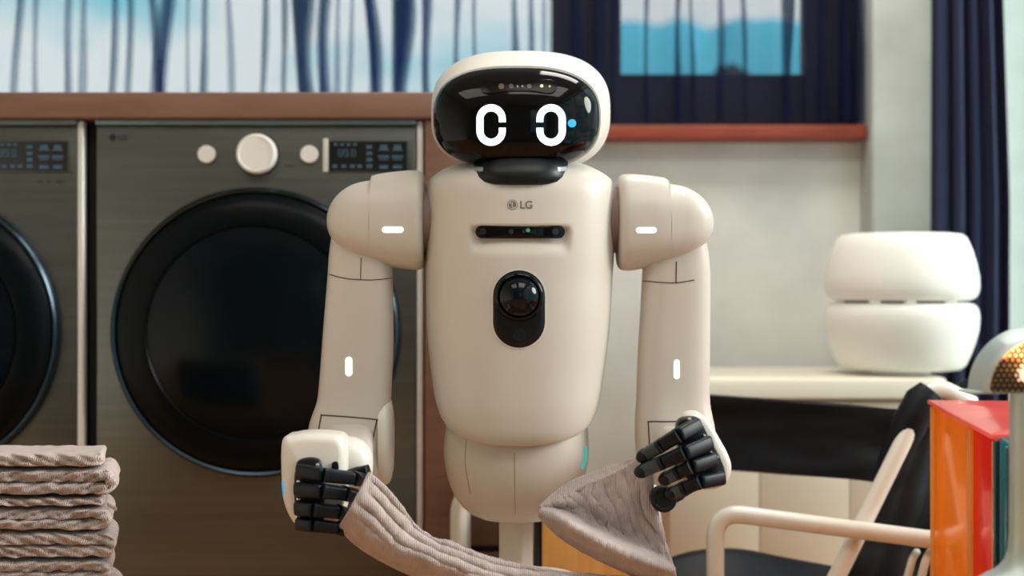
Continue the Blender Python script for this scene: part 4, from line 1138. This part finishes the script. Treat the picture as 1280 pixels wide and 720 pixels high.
m.loft([[Vector((a, y, b)) for a, b in hd] for y in (GY + .028, GY + .031)]); m.build('copper_reflector', COPPER, t)
rb_ = Ri - .002; a0 = math.asin(38.5 * gk / rb_)
lo_ = [(gf + rb_ * math.cos(a0 * q / 8), gz + .0005 + rb_ * math.sin(a0 * q / 8)) for q in range(9)] + [(gf - rb_ * math.cos(a0 * (8 - q) / 8), gz + .0005 + rb_ * math.sin(a0 * (8 - q) / 8)) for q in range(9)]
m = MB(); m.loft([[Vector((a, y, b)) for a, b in lo_] for y in (GY + .008, GY + .034)]); m.build('inner_box', mat('bronze', col(150, 118, 62), .5, .3), t)
ld = bpy.data.lights.new('heater_lamp_light', 'POINT'); ld.energy = .2; ld.color = (1, .72, .5); ld.shadow_soft_size = .01
lo = bpy.data.objects.new('heater_lamp_light', ld); C.objects.link(lo); lo.parent = t; lo.location = (P(1290, 0, GY).x - gx, .004, P(0, 446, GY).z - ztab)
m = MB(); c = P(1282, 468, GY + .001); m.revolve((c.x, c.y, c.z), [(.001, -.013), (.010, -.008), (.0125, 0), (.010, .008), (.001, .013)], 'y', 24); m.build('bulb', BULB, t)
m = MB(); m.box(gx - Ro, gx + Ro, GY - .004, GY + .045, gz - .003, gz - .0002, .001); m.build('hood_floor', ALU, t)
m = MB(); R = []
for py, hw in ((491, 22), (600, 22), (670, 22.5), (690, 24), (703, 28), (711, 34), (717, 41), (721, 50)):
    c = P(1288, py, GY + .02); R.append(sell((gx, GY + .01, H + (360 - py) * gk), (1, 0, 0), (0, 1, 0), hw * gk, min(hw, 45) * gk * .8, 3, 40))
R.append(sell((gx, GY + .01, ztab + .0005), (1, 0, 0), (0, 1, 0), 72 * gk, 40 * gk, 3, 40))
m.loft(R); m.build('column', ALU, t, 50)
t = thing('side_table', (.66, 1.655, 0), 'small round side table under the heater lamp', 'table')
m = MB(); m.revolve((.66, 1.655, 0), [(.02, ztab - .022), (.168, ztab - .022), (.172, ztab - .015), (.172, ztab - .004), (.168, ztab), (.02, ztab)], 'z', 48, True); m.build('table_top', ORANGEW, t)
m = MB(); m.tube([(.66, 1.655, .02), (.66, 1.655, ztab - .0225)], .02, 20); m.build('leg', TUBE, t)
m = MB(); m.revolve((.66, 1.655, 0), [(.02, 0), (.14, 0), (.14, .012), (.03, .022), (.02, .022)], 'z', 40, True); m.build('foot', TUBE, t)
